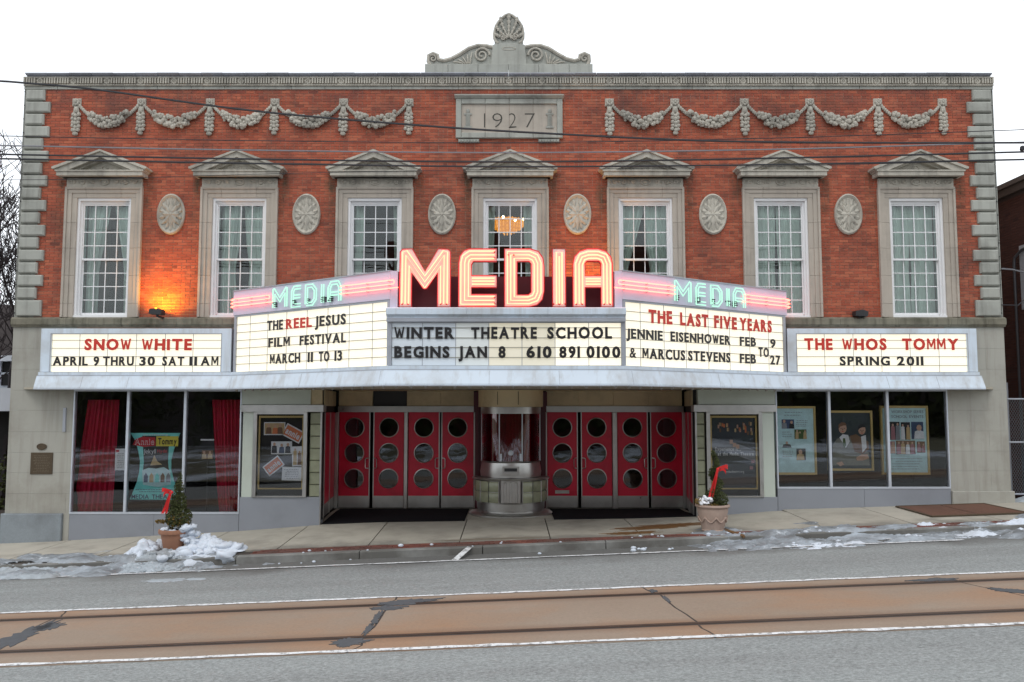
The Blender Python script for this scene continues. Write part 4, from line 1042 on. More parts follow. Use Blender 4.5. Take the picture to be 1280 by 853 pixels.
# returns of the vestibule: dark red framed side panels
for s, xa_, xb_ in ((-1, VX0, Xd(417)), (1, VX1 - .02, Xd(858.5))):
    Q = Fr((xa_, .13), (xb_, YD + .1)) if s > 0 else Fr((xb_, YD + .1), (xa_, .13))     # outward side faces the opening
    sg = 1
    MB().slab([(xa_, .13), (xb_, YD + .1), (xb_ + s * .12, YD + .1), (xa_ + s * .12, .13)], .0, ZS).build('return_wall', M['dark'], TB)
    n_ = Vector((-s, 0)); LQ = Q.L
    def off_(a, o, z, Q=Q, s=s):
        p = Q.A + Q.d * a; return (p.x - s * o, p.y, z)
    MB(off_).box(.12, LQ - .12, .002, .014, zdk, zdt).build('return_panel', M['door'], TB)
    MB(off_).box(.05, LQ - .08, .002, .014, .04, zdk - .01).build('kick_strip', M['steel'], TB)
    MB(off_).box(0.0, LQ, .002, .02, zhd, ZS).build('transom_panel', M['beige'], TB)
    for y in (.06, LQ / 2, LQ - .06): MB(off_).box(y - .02, y + .02, .015, .035, zdb, zdt).build('edge_trim', M['steel'], TB)
# mats
for a, b_, side in ((-4.30, -1.02, 'left'), (1.02, 4.32, 'right')):
    mb = MB().grid(12, 4, lambda s, t: (a + (b_ - a) * s, .02 + 2.05 * t, gz(a + (b_ - a) * s, .02 + 2.05 * t) + .016))
    mb.grid(12, 1, lambda s, t: (a + (b_ - a) * s, .02, gz(a + (b_ - a) * s, .02) + .016 * t))
    mb.build('floor_mat', M['mat_'], None, recalc=False, label='black rubber mat before the doors %s of the ticket booth' % side, cat='doormat', group='black entrance mats')

# ---------------------------------------------- ticket booth
BX, BY = .03, 1.36
bo = thing('ticket_booth', 'round stainless steel ticket booth with curved glass between the red doors', 'ticket booth', (BX, BY, 0))
YF = .5
zb_ = lambda v: zf(v, YF)
def arc(prof, a0, a1, name, mat, seg=28, smooth=True, cp=True): return MB().lathe((BX, BY, 0), prof, a0, a1, seg, cp).build(name, mat, bo, smooth=smooth)
def ring(r0, r1, za, zb2): return [(r0, za), (r1, za), (r1, zb2), (r0, zb2)]
arc([(.3, 0.0), (1.02, 0.0), (1.02, .03), (.97, .06), (.86, .09), (.3, .09)], 170, 370, 'base_ring', M['steel'])
arc([(.5, .09), (.80, .09), (.80, zb_(640)), (.83, zb_(640) + .01), (.83, zb_(631)), (.5, zb_(631))], 175, 365, 'foot_band', M['steel'])
arc(ring(.5, .86, zb_(630.5), zb_(630.5) + .02), 175, 365, 'lower_rail', M['steel'])
arc([(.5, zb_(602)), (.93, zb_(602)), (.95, zb_(601)), (.93, zb_(599)), (.5, zb_(599))], 175, 365, 'counter', M['steel'])
bz0, bz1 = zb_(630), zb_(602.5)
na = 10
for k in range(na):
    for r in range(2):
        q0 = 180 + 180 * (k + .04) / na; q1 = 180 + 180 * (k + .96) / na
        if 255 < (q0 + q1) / 2 < 285: continue
        za = bz0 + (bz1 - bz0) * r / 2 + .006; zb2 = bz0 + (bz1 - bz0) * (r + 1) / 2 - .006
        arc([(.82, za), (.875, za), (.895, za + .03), (.895, zb2 - .03), (.875, zb2), (.82, zb2)], q0, q1, 'glass_block', gbm, 4)
arc(ring(.7, .84, bz0, bz1), 178, 362, 'drum', M['steel'])
for q in (182, 216, 252, 288, 324, 358):
    x_, y_ = BX + .90 * math.cos(R(q)), BY + .90 * math.sin(R(q)); MB().tube([(x_, y_, bz0), (x_, y_, bz1)], .014, 6).build('stile', M['steel'], bo)
m_ = MB(); fy = BY - .93
m_.cham(BX - .24, BX + .24, fy, fy + .1, bz0, zb_(600), .02)
for k in range(3): m_.cham(BX - .13 + .13 * k - .035, BX - .13 + .13 * k + .035, fy - .03, fy + .01, bz0 + .02, zb_(603), .015)
m_.build('centre_pilaster', M['steel'], bo)
arc([(.5, zb_(598.5)), (.74, zb_(598.5)), (.75, zb_(592)), (.72, zb_(580)), (.74, zb_(578)), (.5, zb_(578))], 178, 362, 'steel_apron', M['steel'])
m_ = MB(); fy = BY - .76; m_.box(BX - .20, BX + .20, fy - .02, fy + .06, zb_(594), zb_(584)); m_.box(BX - .2, BX + .2, fy - .10, fy, zb_(593.5), zb_(591.5)); m_.build('pay_tray', M['steel'], bo)
MB().box(BX - .15, BX + .15, fy - .026, fy - .019, zb_(590), zb_(586)).build('tray_slot', M['black'], bo)
arc(ring(.705, .715, zb_(578), zb_(517.5)), 180, 360, 'curved_pane', M['boothglass'], 30)
for q in (180.5, 247.5, 292.5, 359.5):
    x_, y_ = BX + .715 * math.cos(R(q)), BY + .715 * math.sin(R(q)); MB().tube([(x_, y_, zb_(578)), (x_, y_, zb_(517.5))], .016, 6).build('mullion', M['alu'], bo)
arc([(.4, zb_(517.5)), (.74, zb_(517.5)), (.74, zb_(509)), (.4, zb_(509))], 178, 362, 'header_ring', M['steel'])
arc(ring(.5, .80, zb_(508.8), ZS + .02), 178, 362, 'transom_drum', M['beige'])
for q in (247, 283): MB().box(BX + .803 * math.cos(R(q)) - .006, BX + .803 * math.cos(R(q)) + .006, BY + .805 * math.sin(R(q)) - .004, BY + .8 * math.sin(R(q)) + .01, zb_(506), ZS - .03).build('seam', M['groove'], bo)
m_ = MB(); m_.grid(120, 3, lambda s, t: (BX + (.60 + .022 * math.sin(s * 150)) * math.cos(R(180 + 180 * s)), BY + (.60 + .022 * math.sin(s * 150)) * math.sin(R(180 + 180 * s)), zb_(578) + (zb_(517) - zb_(578)) * t))
m_.build('inner_curtain', simple('booth_curtain', (.34, .012, .03), .8, var=.3, scale=14), bo, smooth='all', recalc=False)
m_ = MB(); m_.lathe((0, 0, 0), [(.055, -.01), (.065, 0), (.055, .01), (0.005, .01)], 0, 360, 16)
m_.v = [(BX + a, BY - .725 + c, zb_(567) + b_) for a, b_, c in m_.v]; m_.build('speaking_disc', M['alu'], bo)
for s in (-1, 1):
    MB().box(BX + s * .235 - .025, BX + s * .235 + .025, BY - .71, BY - .66, zb_(577), zb_(568)).build('latch_post', M['alu'], bo)

# ---------------------------------------------- marquee
mq = thing('marquee', 'pale blue theatre marquee with five lit letter boards over the entrance', 'marquee', (0, -1.5, ZS))
PL = [(-10.66, -.3), (-6.27, -.3), (-2.31, -3.0), (2.20, -3.0), (6.30, -.3), (10.62, -.3)]
def off(i, o):
    if i == 0: return (PL[0][0] - min(o * .08, .02), PL[0][1] - o)
    if i == 5: return (PL[5][0] + min(o * .3, .07), PL[5][1] - o)
    p = Vector(PL[i]); d1 = (p - Vector(PL[i - 1])).normalized(); d2 = (Vector(PL[i + 1]) - p).normalized()
    n1, n2 = Vector((d1.y, -d1.x)), Vector((d2.y, -d2.x)); m = (n1 + n2).normalized(); q = p + m * (o / m.dot(n1)); return (q.x, q.y)
ZFT = zf(465.5, -.35)
prof = [(0, ZS), (.24, ZS), (.24, ZS + .035), (.15, ZFT - .10), (.15, ZFT - .085), (.10, ZFT - .085), (.10, ZFT), (0, ZFT)]
for i in range(5):
    MB().sweep(prof, lambda o: off(i, o), lambda o: off(i + 1, o)).build('fascia', M['mq'], mq)
for i, sgn in ((0, -1), (5, 1)):
    MB().sweep([(-.05, ZS), (.02 if i == 0 else .07, ZS), (.02 if i == 0 else .07, ZS + .03), (.01 if i == 0 else .03, ZFT), (-.05, ZFT)], lambda o: (PL[i][0] + sgn * o, -.31), lambda o: (PL[i][0] + sgn * o, -.02)).build('fascia_end', M['mq'], mq)
for i in range(5):
    MB().sweep([(.10, ZFT - .084), (.112, ZFT - .084), (.112, ZFT - .066), (.10, ZFT - .066)], lambda o: off(i, o), lambda o: off(i + 1, o)).build('fascia_bead', M['mqgrey'], mq)
    MB().sweep([(.235, ZS - .012), (.248, ZS - .012), (.248, ZS + .006), (.235, ZS + .006)], lambda o: off(i, o), lambda o: off(i + 1, o)).build('drip_edge', M['mqgrey'], mq)
# lip joints
for i, ts in ((0, (.24, .48, .74)), (1, (.02, .5, .97)), (2, (.43, .72)), (3, (.03, .52, .97)), (4, (.25, .5, .76))):
    for t in ts:
        def J(o): 
            a, b_ = off(i, o), off(i + 1, o); return (a[0] + (b_[0] - a[0]) * t, a[1] + (b_[1] - a[1]) * t)
        def J2(o):
            a, b_ = off(i, o), off(i + 1, o); tt = t + .0016; return (a[0] + (b_[0] - a[0]) * tt, a[1] + (b_[1] - a[1]) * tt)
        MB().sweep([(.2, ZS + .02), (.243, ZS + .02), (.243, ZS + .03), (.153, ZFT - .10), (.1, ZFT - .1)], J, J2).build('fascia_seam', M['mqgrey'], mq)
sof = MB().slab([(XL + .3, 0)] + [off(i, .2) for i in range(6)] + [(XR - .3, 0)], ZS + .004, ZS + .05); sof.build('soffit', simple('soffit_plaster', (.42, .38, .30), .8, var=.15, scale=3, dirt=(.2, .17, .12)), mq)
MB().box(VX0, VX1, 0, YD + .1, ZS + .02, ZS + .06).build('vestibule_ceiling', M['beige'], TB)
m_ = MB(); k = 0
Fc = [Fr(PL[i], PL[i + 1]) for i in range(5)]
for i in (1, 2, 3):
    n_ = int(Fc[i].L / .28)
    for k in range(n_):
        p = Fc[i].P((k + .5) * Fc[i].L / n_, .02, ZS - .02); m_.ball(p, (.035, .035, .04), 6, 4)
m_.build('soffit_bulbs', simple('unlit_bulb', (.35, .32, .28), .3), mq)['kind'] = 'stuff'
MB().slab([(PL[0][0] + .05, 0)] + [off(i, -.05) for i in range(6)] + [(PL[5][0] - .05, 0)], ZFT - .06, ZFT - .02).build('deck', M['mqgrey'], mq)

# board materials: back-lit white acrylic
def acrylic(name, c, s, c2=None, base=(.50, .49, .45, 1)):
    m, t, b = newmat(name); b.inputs['Base Color'].default_value = base; b.inputs['Roughness'].default_value = .3
    col = mixc(t, nzn(t, .9, 3), c, c2 or tuple(x * .9 for x in c)); t.links.new(col, b.inputs['Emission Color']); b.inputs['Emission Strength'].default_value = s; return m
LIT = acrylic('lit_acrylic', (1, .93, .74), .86, (.95, .84, .60)); LIT2 = acrylic('warm_lit_acrylic', (1, .90, .62), .42); DIM = acrylic('unlit_acrylic', (.62, .68, .72), .06, base=(.66, .72, .77, 1)); DIM2 = acrylic('dim_acrylic', (.8, .8, .7), .14, base=(.66, .70, .70, 1))
def board(Fm, a0, a1, z0_, z1_, div, rails, frame, depth, mats, label):
    b_ = thing('letter_board', None, None, Fm.P((a0 + a1) / 2, 0, z0_)); b_.parent = mq; b_.location = Vector(Fm.P((a0 + a1) / 2, 0, z0_)) - world_org(mq); b_['label'] = label
    fl, fr, ft, fb, fmat = frame
    m_ = MB(Fm.P); m_.box(a0 - fl, a0, -depth, .03, z0_ - fb, z1_ + ft); m_.box(a1, a1 + fr, -depth, .03, z0_ - fb, z1_ + ft); m_.box(a0, a1, -depth, .028, z1_, z1_ + ft)
    if fb: m_.box(a0, a1, -depth, .028, z0_ - fb, z0_)
    m_.box(a0, a1, -depth, -.05, z0_, z1_); m_.build('board_frame', fmat, b_)
    if fl > .15:
        m_ = MB(Fm.P)
        for q in (a0 - .02, a1 + .004): m_.box(q, q + .016, .03, .036, z0_, z1_ + .02)
        m_.box(a0 - .02, a1 + .02, .03, .037, z1_ + .004, z1_ + .02); m_.build('inner_bead', M['mqgrey'], b_)
    e = [a0] + div + [a1]
    for k, (p, q) in enumerate(zip(e, e[1:])):
        MB(Fm.P).box(p + .005, q - .005, -.03, -.012, z0_, z1_).build('panel', mats[min(k, len(mats) - 1)], b_)
        if k: MB(Fm.P).box(p - .006, p + .006, -.03, -.006, z0_, z1_).build('divider', M['mqgrey'], b_)
    for z in rails: MB(Fm.P).box(a0, a1, -.012, .004, z - .006, z + .006).build('letter_rail', M['railm'], b_)
    return b_
M['railm'] = simple('letter_rail', (.30, .29, .25), .4, bump=0)
def H(Fm, u, v): return Fm.hit(u, v)
# flat left and right
def flat_board(Fm, uL, uR, div, f0, f1, label):
    a0, z0_ = H(Fm, uL, 465); a1, z1_ = H(Fm, uR, 418); A = lambda u: H(Fm, u, 440)[0]
    zt_ = H(Fm, uL, 411)[1]
    return board(Fm, A(uL), A(uR), z0_, z1_, [A(u) for u in div], [H(Fm, 640, v)[1] if False else zf(v, -.3) for v in (425.5, 435.5, 446, 457)], (f0, f1, zt_ - z1_, 0, M['mq']), .28, [LIT], label)
bL = flat_board(Fc[0], 64.5, 276.5, [99, 134, 170, 206, 241], .235, .235, 'flat left letter board with the snow show dates')
bR = flat_board(Fc[4], 996, 1208.5, [1031, 1067, 1102, 1138, 1174], .22, .22, 'flat right letter board announcing a spring show')
def wr(Fm, s, u0, u1, va, vb, mat, par, um=None, bold=.035):
    um = um if um is not None else (u0 + u1) / 2; vm = (va + vb) / 2
    _, zt_ = Fm.hit(um, va); _, zb_ = Fm.hit(um, vb)
    word(s, Fm, Fm.hit(u0, vm)[0], Fm.hit(u1, vm)[0], zb_, zt_, .008, mat, par, bold)
K, RD = M['letk'], M['letr']
for s, a, b_ in (('SNOW', 106, 164), ('WHITE', 177.5, 240)): wr(Fc[0], s, a, b_, 423.7, 437.3, RD, bL, bold=.045)
for s, a, b_ in (('APRIL', 66.3, 110), ('9', 117, 124), ('THRU', 129, 167.5), ('30', 174.5, 194), ('SAT', 203, 230.5), ('11', 237, 246.5), ('AM', 251, 273)): wr(Fc[0], s, a, b_, 445.5, 457, K, bL)
for s, a, b_ in (('THE', 1005.5, 1040.5), ('WHOS', 1052.5, 1108), ('TOMMY', 1127.5, 1198)): wr(Fc[4], s, a, b_, 423.2, 437, RD, bR, bold=.045)
for s, a, b_ in (('SPRING', 1049.5, 1112), ('2011', 1121, 1154)): wr(Fc[4], s, a, b_, 445.5, 456.8, K, bR)
# angled
def ang_board(Fm, uL, uR, div, label):
    A = lambda u: Fm.hit(u, 425)[0]; z0_ = ZFT; zt_ = 4.63
    return board(Fm, max(.06, A(uL)), min(Fm.L - .06, A(uR)), z0_ + .01, zt_, [A(u) for u in div], [z0_ + (zt_ - z0_) * k / 7 for k in range(1, 7)], (.06, .06, .04, 0, M['mqgrey']), .3, [LIT], label)
aL = ang_board(Fc[1], 295, 485, [312, 334, 357.5, 383, 409, 436, 465], 'angled left letter board with a film festival')
aR = ang_board(Fc[3], 781, 979, [801, 830.5, 858, 886, 912.5, 937.5, 961], 'angled right letter board with two performers')
def row(Fm, u, va, vb): return Fm.hit(u, vb)[1], Fm.hit(u, va)[1]
def wz(Fm, s, u0, u1, z, mat, par, vm, bold=.035): word(s, Fm, Fm.hit(u0, vm)[0], Fm.hit(u1, vm)[0], z[0], z[1], .008, mat, par, bold)
r1, r2, r3 = row(Fc[1], 432, 392, 405), row(Fc[1], 432, 415.5, 427.8), row(Fc[1], 427, 438, 450.5)
for s, a, b_, c in (('THE', 334.5, 354, K), ('REEL', 358, 390, RD), ('JESUS', 394, 432.5, K)): wz(Fc[1], s, a, b_, r1, c, aL, 402)
for s, a, b_ in (('FILM', 336, 362.5), ('FESTIVAL', 375, 432.5)): wz(Fc[1], s, a, b_, r2, K, aL, 425)
for s, a, b_ in (('MARCH', 338, 375.5), ('11', 385, 391.3), ('TO', 399, 412), ('13', 418.5, 427.8)): wz(Fc[1], s, a, b_, r3, K, aL, 446)
q1, q2, q3, qt = row(Fc[3], 812, 387, 403), row(Fc[3], 785, 410.5, 422.5), row(Fc[3], 805, 435, 448), row(Fc[3], 954, 434.5, 446)
for s, a, b_ in (('THE', 810.5, 840), ('LAST', 850, 885), ('FIVE', 892.5, 920.5), ('YEARS', 924, 964)): wz(Fc[3], s, a, b_, q1, RD, aR, 400, .045)
for s, a, b_ in (('JENNIE', 782.8, 828), ('EISENHOWER', 838, 912.5), ('FEB', 924.5, 944.5), ('9', 962.5, 969)): wz(Fc[3], s, a, b_, q2, K, aR, 425)
for s, a, b_ in (('&', 787, 795), ('MARCUS', 803, 856), ('STEVENS', 860, 912.5), ('FEB', 924.5, 944.5), ('27', 962.5, 975)): wz(Fc[3], s, a, b_, q3, K, aR, 448)
wz(Fc[3], 'TO', 948, 960.5, qt, K, aR, 440)
# centre board
A2 = lambda u: Fc[2].hit(u, 430)[0]
zc0, zc1 = ZFT + .01, zf(404, -3.0)
cb = board(Fc[2], A2(489.5), A2(776.5), zc0, zc1, [A2(u) for u in (528, 569.5, 611, 652.5, 694, 736)], [zf(v, -3.0) for v in (410, 422.5, 434.5, 447)], (.05, .05, .02, 0, M['mqgrey']), .3, [DIM, DIM, DIM2, LIT2, LIT2, LIT, LIT], 'centre letter board half lit, announcing a winter school')
for s, a, b_ in (('WINTER', 493, 568), ('THEATRE', 589, 671), ('SCHOOL', 684, 765)): wr(Fc[2], s, a, b_, 409, 423, K, cb, bold=.045)
for s, a, b_ in (('BEGINS', 493, 562), ('JAN', 573, 609), ('8', 623, 632), ('610', 658, 689.5), ('891', 699, 725), ('0100', 733, 775.5)): wr(Fc[2], s, a, b_, 433, 447, K, cb, bold=.045)
# ledge under the big letters
F2 = Fc[2]; zl1 = zf(384.5, -3.1)
for t0, t1 in ((-.07, F2.L * .33), (F2.L * .33, F2.L * .68), (F2.L * .68, F2.L + .07)):
    m_ = MB(F2.P)
    m_.sweep([(-.55, zc1 + .02), (.06, zc1 + .02), (.06, zc1 + .12), (.13, zc1 + .16), (.13, zl1 - .02), (.11, zl1), (-.55, zl1)], lambda o: (t0 + .002, o), lambda o: (t1 - .002, o))
    m_.build('ledge', M['mq'], mq)
MB(F2.P).box(-.06, F2.L + .06, .02, .09, zc1 + .021, zc1 + .09).build('ledge_shadow_strip', M['mqgrey'], mq)  # grey strip paints the shaded band under the ledge cap
ZNP0, ZNP1 = 4.672, zf(340, -2.9)
deepred = simple('maroon_backing', (.13, .008, .016), .5, bump=.05)
MB(F2.P).box(.03, F2.L - .03, -.50, -.42, zl1, ZNP1 - .04).build('backing_panel', deepred, mq)
MB().slab([(PL[1][0], 0), off(1, -.1), off(2, -.12), off(3, -.12), off(4, -.1), (PL[4][0], 0)], 4.45, 4.5).build('upper_deck', M['mqgrey'], mq)

# neon
def neonmat(name, c, s):
    m = emit(name, c, s); return m
NR = neonmat('red_neon', (1, .23, .125), 5.0); NG = neonmat('green_neon', (.52, 1, .76), 1.25); NP = neonmat('pink_neon', (1, .13, .095), 7.0)
LETF = simple('letter_face_enamel', (.72, .60, .56), .35, var=.06, scale=6, bump=0, dirt=(.4, .2, .18), dirt_amt=.3); LETS = simple('letter_side_red', (.62, .02, .03), .4, bump=0)
def neon_panel(Fm, a0, a1, mu, groups, capends, label):
    p_ = thing('neon_fascia', None, None, Fm.P((a0 + a1) / 2, 0, ZNP0)); p_.parent = mq; p_.location = Vector(Fm.P((a0 + a1) / 2, 0, ZNP0)) - world_org(mq); p_['label'] = label
    MB(Fm.P).box(a0, a1, -.26, .04, ZNP0, ZNP1).build('enamel_panel', M['lav'], p_)
    MB(Fm.P).box(a0, a1, -.26, .055, ZNP1 - .014, ZNP1 + .012).build('top_trim', M['mqgrey'], p_)
    for gi, (u0, u1, flip) in enumerate(groups):
        g0, g1 = Fm.hit(u0, 365, .08)[0], Fm.hit(u1, 360, .08)[0]
        zz = [ZNP0 + (ZNP1 - ZNP0) * f for f in (.36, .50, .64)]
        # top two lines joined by a hairpin, the third alone
        he = g1 if not flip else g0; te = g0 if not flip else g1
        w_ = capends == gi and .04 or 0
        MB(Fm.P).tube([(te, .09, zz[2]), (he - (.02 if not flip else -.02), .09, zz[2]), (he, .09, zz[2] - .02), (he, .09, zz[1] + .02), (he - (.02 if not flip else -.02), .09, zz[1]), (te, .09, zz[1])], .013, 6).build('neon_stripe', NP, p_)
        MB(Fm.P).tube([(te, .09, zz[0]), (he + (.1 if not flip else -.1), .09, zz[0])], .013, 6).build('neon_stripe', NP, p_)
        if capends == gi:
            for z in zz:
                s = -1 if te == min(te, he) else 1
                MB(Fm.P).tube([(te, .09, z), (te + s * .06, .07, z - .01), (te + s * .09, .0, z - .015), (te + s * .09, -.12, z - .02)], .013, 6).build('neon_return', NP, p_)
        for q in (.1, .5, .9):
            for z in zz: MB(Fm.P).box(g0 + (g1 - g0) * q - .006, g0 + (g1 - g0) * q + .006, .04, .10, z - .022, z + .004).build('tube_support', M['mqgrey'], p_)
    # MEDIA in green tube
    u0, u1 = mu; b0, b1 = Fm.hit(u0, 372, .08)[0], Fm.hit(u1, 366, .08)[0]; Wt = b1 - b0
    zb0, zb1 = ZNP0 + .12 * (ZNP1 - ZNP0), ZNP0 + .80 * (ZNP1 - ZNP0); hh = zb1 - zb0
    shp = {'M': ([[(0, 0), (0, 1), (.5, .42), (1, 1), (1, 0)]], .24), 'E': ([[(1, 1), (.2, 1), (0, .8), (0, 0), (1, 0)], [(.25, .5), (.95, .5)]], .17),
           'D': ([[(0, 0), (0, 1), (.65, 1), (1, .75), (1, .25), (.65, 0), (0, 0.0)]], .17), 'I': ([[(0, 0), (0, 1)]], .02), 'A': ([[(0, 0), (0, .75), (.2, 1), (.8, 1), (1, .75), (1, 0)], [(.1, .42), (.9, .42)]], .17)}
    xx = 0
    for ch, lx, lw in (('M', 0, .19), ('E', .29, .12), ('D', .50, .13), ('I', .735, .0), ('A', .83, .15)):
        m_ = MB(Fm.P)
        for pth in shp[ch][0]:
            P2 = [(b0 + Wt * (lx + .02) + p * Wt * lw, zb0 + q * hh) for p, q in pth]
            for d in (-.032, .032):
                m_.tube([(x_, .085, z_) for x_, z_ in offset_path(P2, d)], .0145, 6)
        m_.build('neon_letter', NG, p_)
        m_ = MB(Fm.P)
        for k in range(3): m_.box(b0 + Wt * lx + rnd.uniform(0, .1), b0 + Wt * lx + rnd.uniform(.11, .13), .04, .10, zb0 + .02 + k * .1 * hh, zb0 + .04 + k * .1 * hh)
        m_.build('electrode', M['black'], p_)
F1, F3 = Fc[1], Fc[3]
neon_panel(F1, -.03, F1.L + .015, (341, 425), [(291, 337.5, False), (426, 493, False)], 0, 'left neon fascia with green letters between pink stripes')
neon_panel(F3, -.015, F3.L + .03, (843, 930), [(773, 843, True), (931, 985, True)], 1, 'right neon fascia with green letters between pink stripes')
for a, b_ in ((-.01, .14), (F2.L - .14, F2.L + .01)): MB(F2.P).box(a, b_, -.25, .03, zl1, ZNP1 - .005).build('end_panel', M['lav'], mq)
ns = thing('neon_sign', 'large glowing red neon letters spelling MEDIA on the marquee ledge', 'neon sign', (0, -3.05, zl1))
LD = .13; YL = -3.02
def S(p):   # 4x zoom units of the sign drawing -> metres on its plane
    return (xf(480 + p[0] / 4, 300 + p[1] / 4 * 0 + 45, YL), zf(300 + p[1] / 4, YL) + (.0))
LET = {
 'M': ([[(78, 334), (80, 60), (92, 47), (140, 45), (205, 158), (270, 45), (320, 47), (332, 60), (332, 334), (268, 334), (268, 165), (214, 244), (196, 244), (138, 165), (138, 334)]],
       [([(108, 322), (110, 78), (205, 212), (301, 78), (300, 322)], False, (-17, 0, 17))]),
 'E': ([[(563, 45), (425, 45), (398, 55), (379, 82), (373, 120), (373, 334), (563, 334), (563, 273), (437, 273), (437, 238), (563, 238), (563, 178), (437, 178), (437, 125), (446, 108), (563, 108)]],
       [([(553, 77), (432, 77), (410, 92), (404, 118), (404, 304), (553, 304)], False, (-19, 0, 19)), ([(440, 193), (553, 193), (553, 208), (440, 208)], False, (0,)), ([(440, 223), (553, 223)], False, (0,))]),
 'D': ([[(603, 45), (730, 45), (772, 58), (794, 90), (800, 130), (800, 255), (791, 298), (765, 325), (725, 334), (603, 334)], [(665, 108), (665, 275), (722, 275), (736, 262), (736, 120), (726, 108)]],
       [([(634, 77), (726, 77), (755, 90), (768, 120), (768, 262), (755, 292), (722, 304), (634, 304)], True, (-17, 0, 17))]),
 'I': ([[(843, 45), (908, 45), (908, 334), (843, 334)]], [([(862, 322), (862, 64), (890, 64), (890, 322)], False, (0,)), ([(876, 322), (876, 84)], False, (0,))]),
 'A': ([[(945, 334), (945, 120), (953, 85), (978, 57), (1018, 45), (1072, 45), (1110, 57), (1135, 85), (1143, 120), (1143, 334), (1085, 334), (1085, 238), (1005, 238), (1005, 334)], [(1005, 180), (1085, 180), (1085, 117), (1075, 106), (1015, 106), (1005, 117)]],
       [([(975, 322), (975, 122), (990, 88), (1022, 77), (1068, 77), (1100, 88), (1114, 122), (1114, 322)], False, (-17, 0, 17)), ([(1008, 196), (1082, 196), (1082, 209), (1008, 209)], False, (0,)), ([(1008, 223), (1082, 223)], False, (0,))])}
for ch, (ol, paths) in LET.items():
    lt = thing('neon_letter', None, None, (S(ol[0][0])[0], YL, zl1)); lt.parent = ns; lt.location = Vector((S(ol[0][0])[0], YL, zl1)) - world_org(ns)
    me = fill2d([[S(p) for p in c] for c in ol], LD, None, 'letter_can'); me.materials.append(LETF); me.materials.append(LETS)
    for p in me.polygons: p.material_index = 0 if p.normal.y < -.9 or p.normal.y > .9 else 1
    put('letter_can', me, lt, (0, YL, 0))
    for c in ol:
        MB().tube([(q[0], YL + .0, q[1]) for q in [S(p) for p in c]], .011, 5, True).build('letter_rim', LETS, lt)
    for pts, cl, offs in paths:
        for d in offs:
            P2 = offset_path(pts, d, cl) if d else pts
            MB().tube([(*[S(p)[0]], YL - .035, S(p)[1]) for p in P2], .0135, 6, cl).build('neon_tube', NR, lt, smooth='all')
    m_ = MB()
    for pts, cl, offs in paths[:1]:
        for e in ((pts[0], pts[-1]) if not cl else (pts[0],)):
            for d in (-15, 15): q = S((e[0] + d * (1 if ch != 'E' else 0), e[1] + (0 if ch != 'E' else d))); m_.ball((q[0], YL - .03, q[1]), .02, 6, 4)
    m_.build('electrode', M['letr'], lt)

# ---------------------------------------------- floodlights
def flood(name_lbl, x, y, z, lit, tilt=0, group=None):
    fl = thing('floodlight', name_lbl, 'floodlight', (x, y, z))
    m_ = MB(); m_.box(x - .02, x + .02, y - .02, y + .02, z, z + .06); m_.build('bracket', M['black'], fl)
    m_ = MB(); m_.prism([(x - .15, z + .06), (x + .13, z + .04), (x + .15, z + .15), (x + .02, z + .20), (x - .14, z + .17)], y - .12, y + .08); m_.build('housing', M['black'], fl)
    if lit: MB().box(x - .11, x + .11, y - .08, y + .081, z + .17, z + .178).build('lens', M['lens'], fl)
    return fl
xl = xf(204, 400, -.05)
flood('lit sodium floodlight on the ledge between the two leftmost upper windows', xl, -.36, ZBELT1 - .03, False)
MB().box(xl - .03, xl + .03, -.32, -.05, ZBELT1 - .03, ZBELT1 - .002).build('bracket_arm', M['black'], bpy.data.objects['floodlight'])
flood('dark floodlight on the ledge right of the marquee', xf(1074, 400, -.05), -.1, ZBELT1 - .04, False)
flood('sodium floodlight hidden behind the last letter of the neon sign', xf(735, 350, -.6), -.6, 4.5, True)
def spot(x, y, z, tgt, e, size=110, blend=1, col=(1, .40, .015)):
    l = bpy.data.lights.new('flood_beam', 'SPOT'); l.energy = e; l.spot_size = R(size); l.spot_blend = blend; l.color = col; l.shadow_soft_size = .06
    o = bpy.data.objects.new('flood_beam', l); COL.objects.link(o); o.location = (x, y, z)
    o.rotation_euler = (Vector(tgt) - Vector((x, y, z))).to_track_quat('-Z', 'Y').to_euler()
spot(xl, -.52, ZBELT1 + .20, (xl + .05, .0, ZBELT1 + .60), 165, 140)
spot(xf(735, 350, -.6), -.66, 4.75, (xf(733, 330), 0, 5.6), 230, 100)

# chandelier
cxx_, cyy = xf(634, 285, 1.6), 1.6; czz = zf(278, 1.6)
ch = thing('chandelier', 'lit amber crystal chandelier hanging inside the centre upper window', 'chandelier', (cxx_, cyy, czz))
m_ = MB()
for r_, z_, n_ in ((.42, 0, 30), (.40, -.07, 28), (.34, -.14, 24), (.24, -.21, 16), (.1, -.27, 8)):
    for k in range(n_):
        q = 2 * math.pi * k / n_; m_.ball((cxx_ + 1.03 * r_ * math.cos(q), cyy + 1.03 * r_ * math.sin(q), czz + z_ + rnd.uniform(-.02, .02)), (.022, .022, .045), 5, 4)
m_.build('crystals', M['crystal'], ch)
MB().lathe((cxx_, cyy, czz), [(.41, .04), (.40, -.07), (.34, -.15), (.22, -.22), (.05, -.26)], 0, 360, 24).build('basket', emit('amber_basket', (1, .31, .035), .85), ch)
for k in range(9):
    q = 2 * math.pi * k / 9 + .3; MB().ball((cxx_ + .44 * math.cos(q), cyy + .44 * math.sin(q), czz + .03 - .07 * (k % 2)), (.026, .026, .035), 8, 6).build('bulb', M['bulb'], ch)
MB().tube([(cxx_, cyy, czz), (cxx_, cyy, czz + 1.2)], .012, 6).build('rod', M['bronze'], ch)

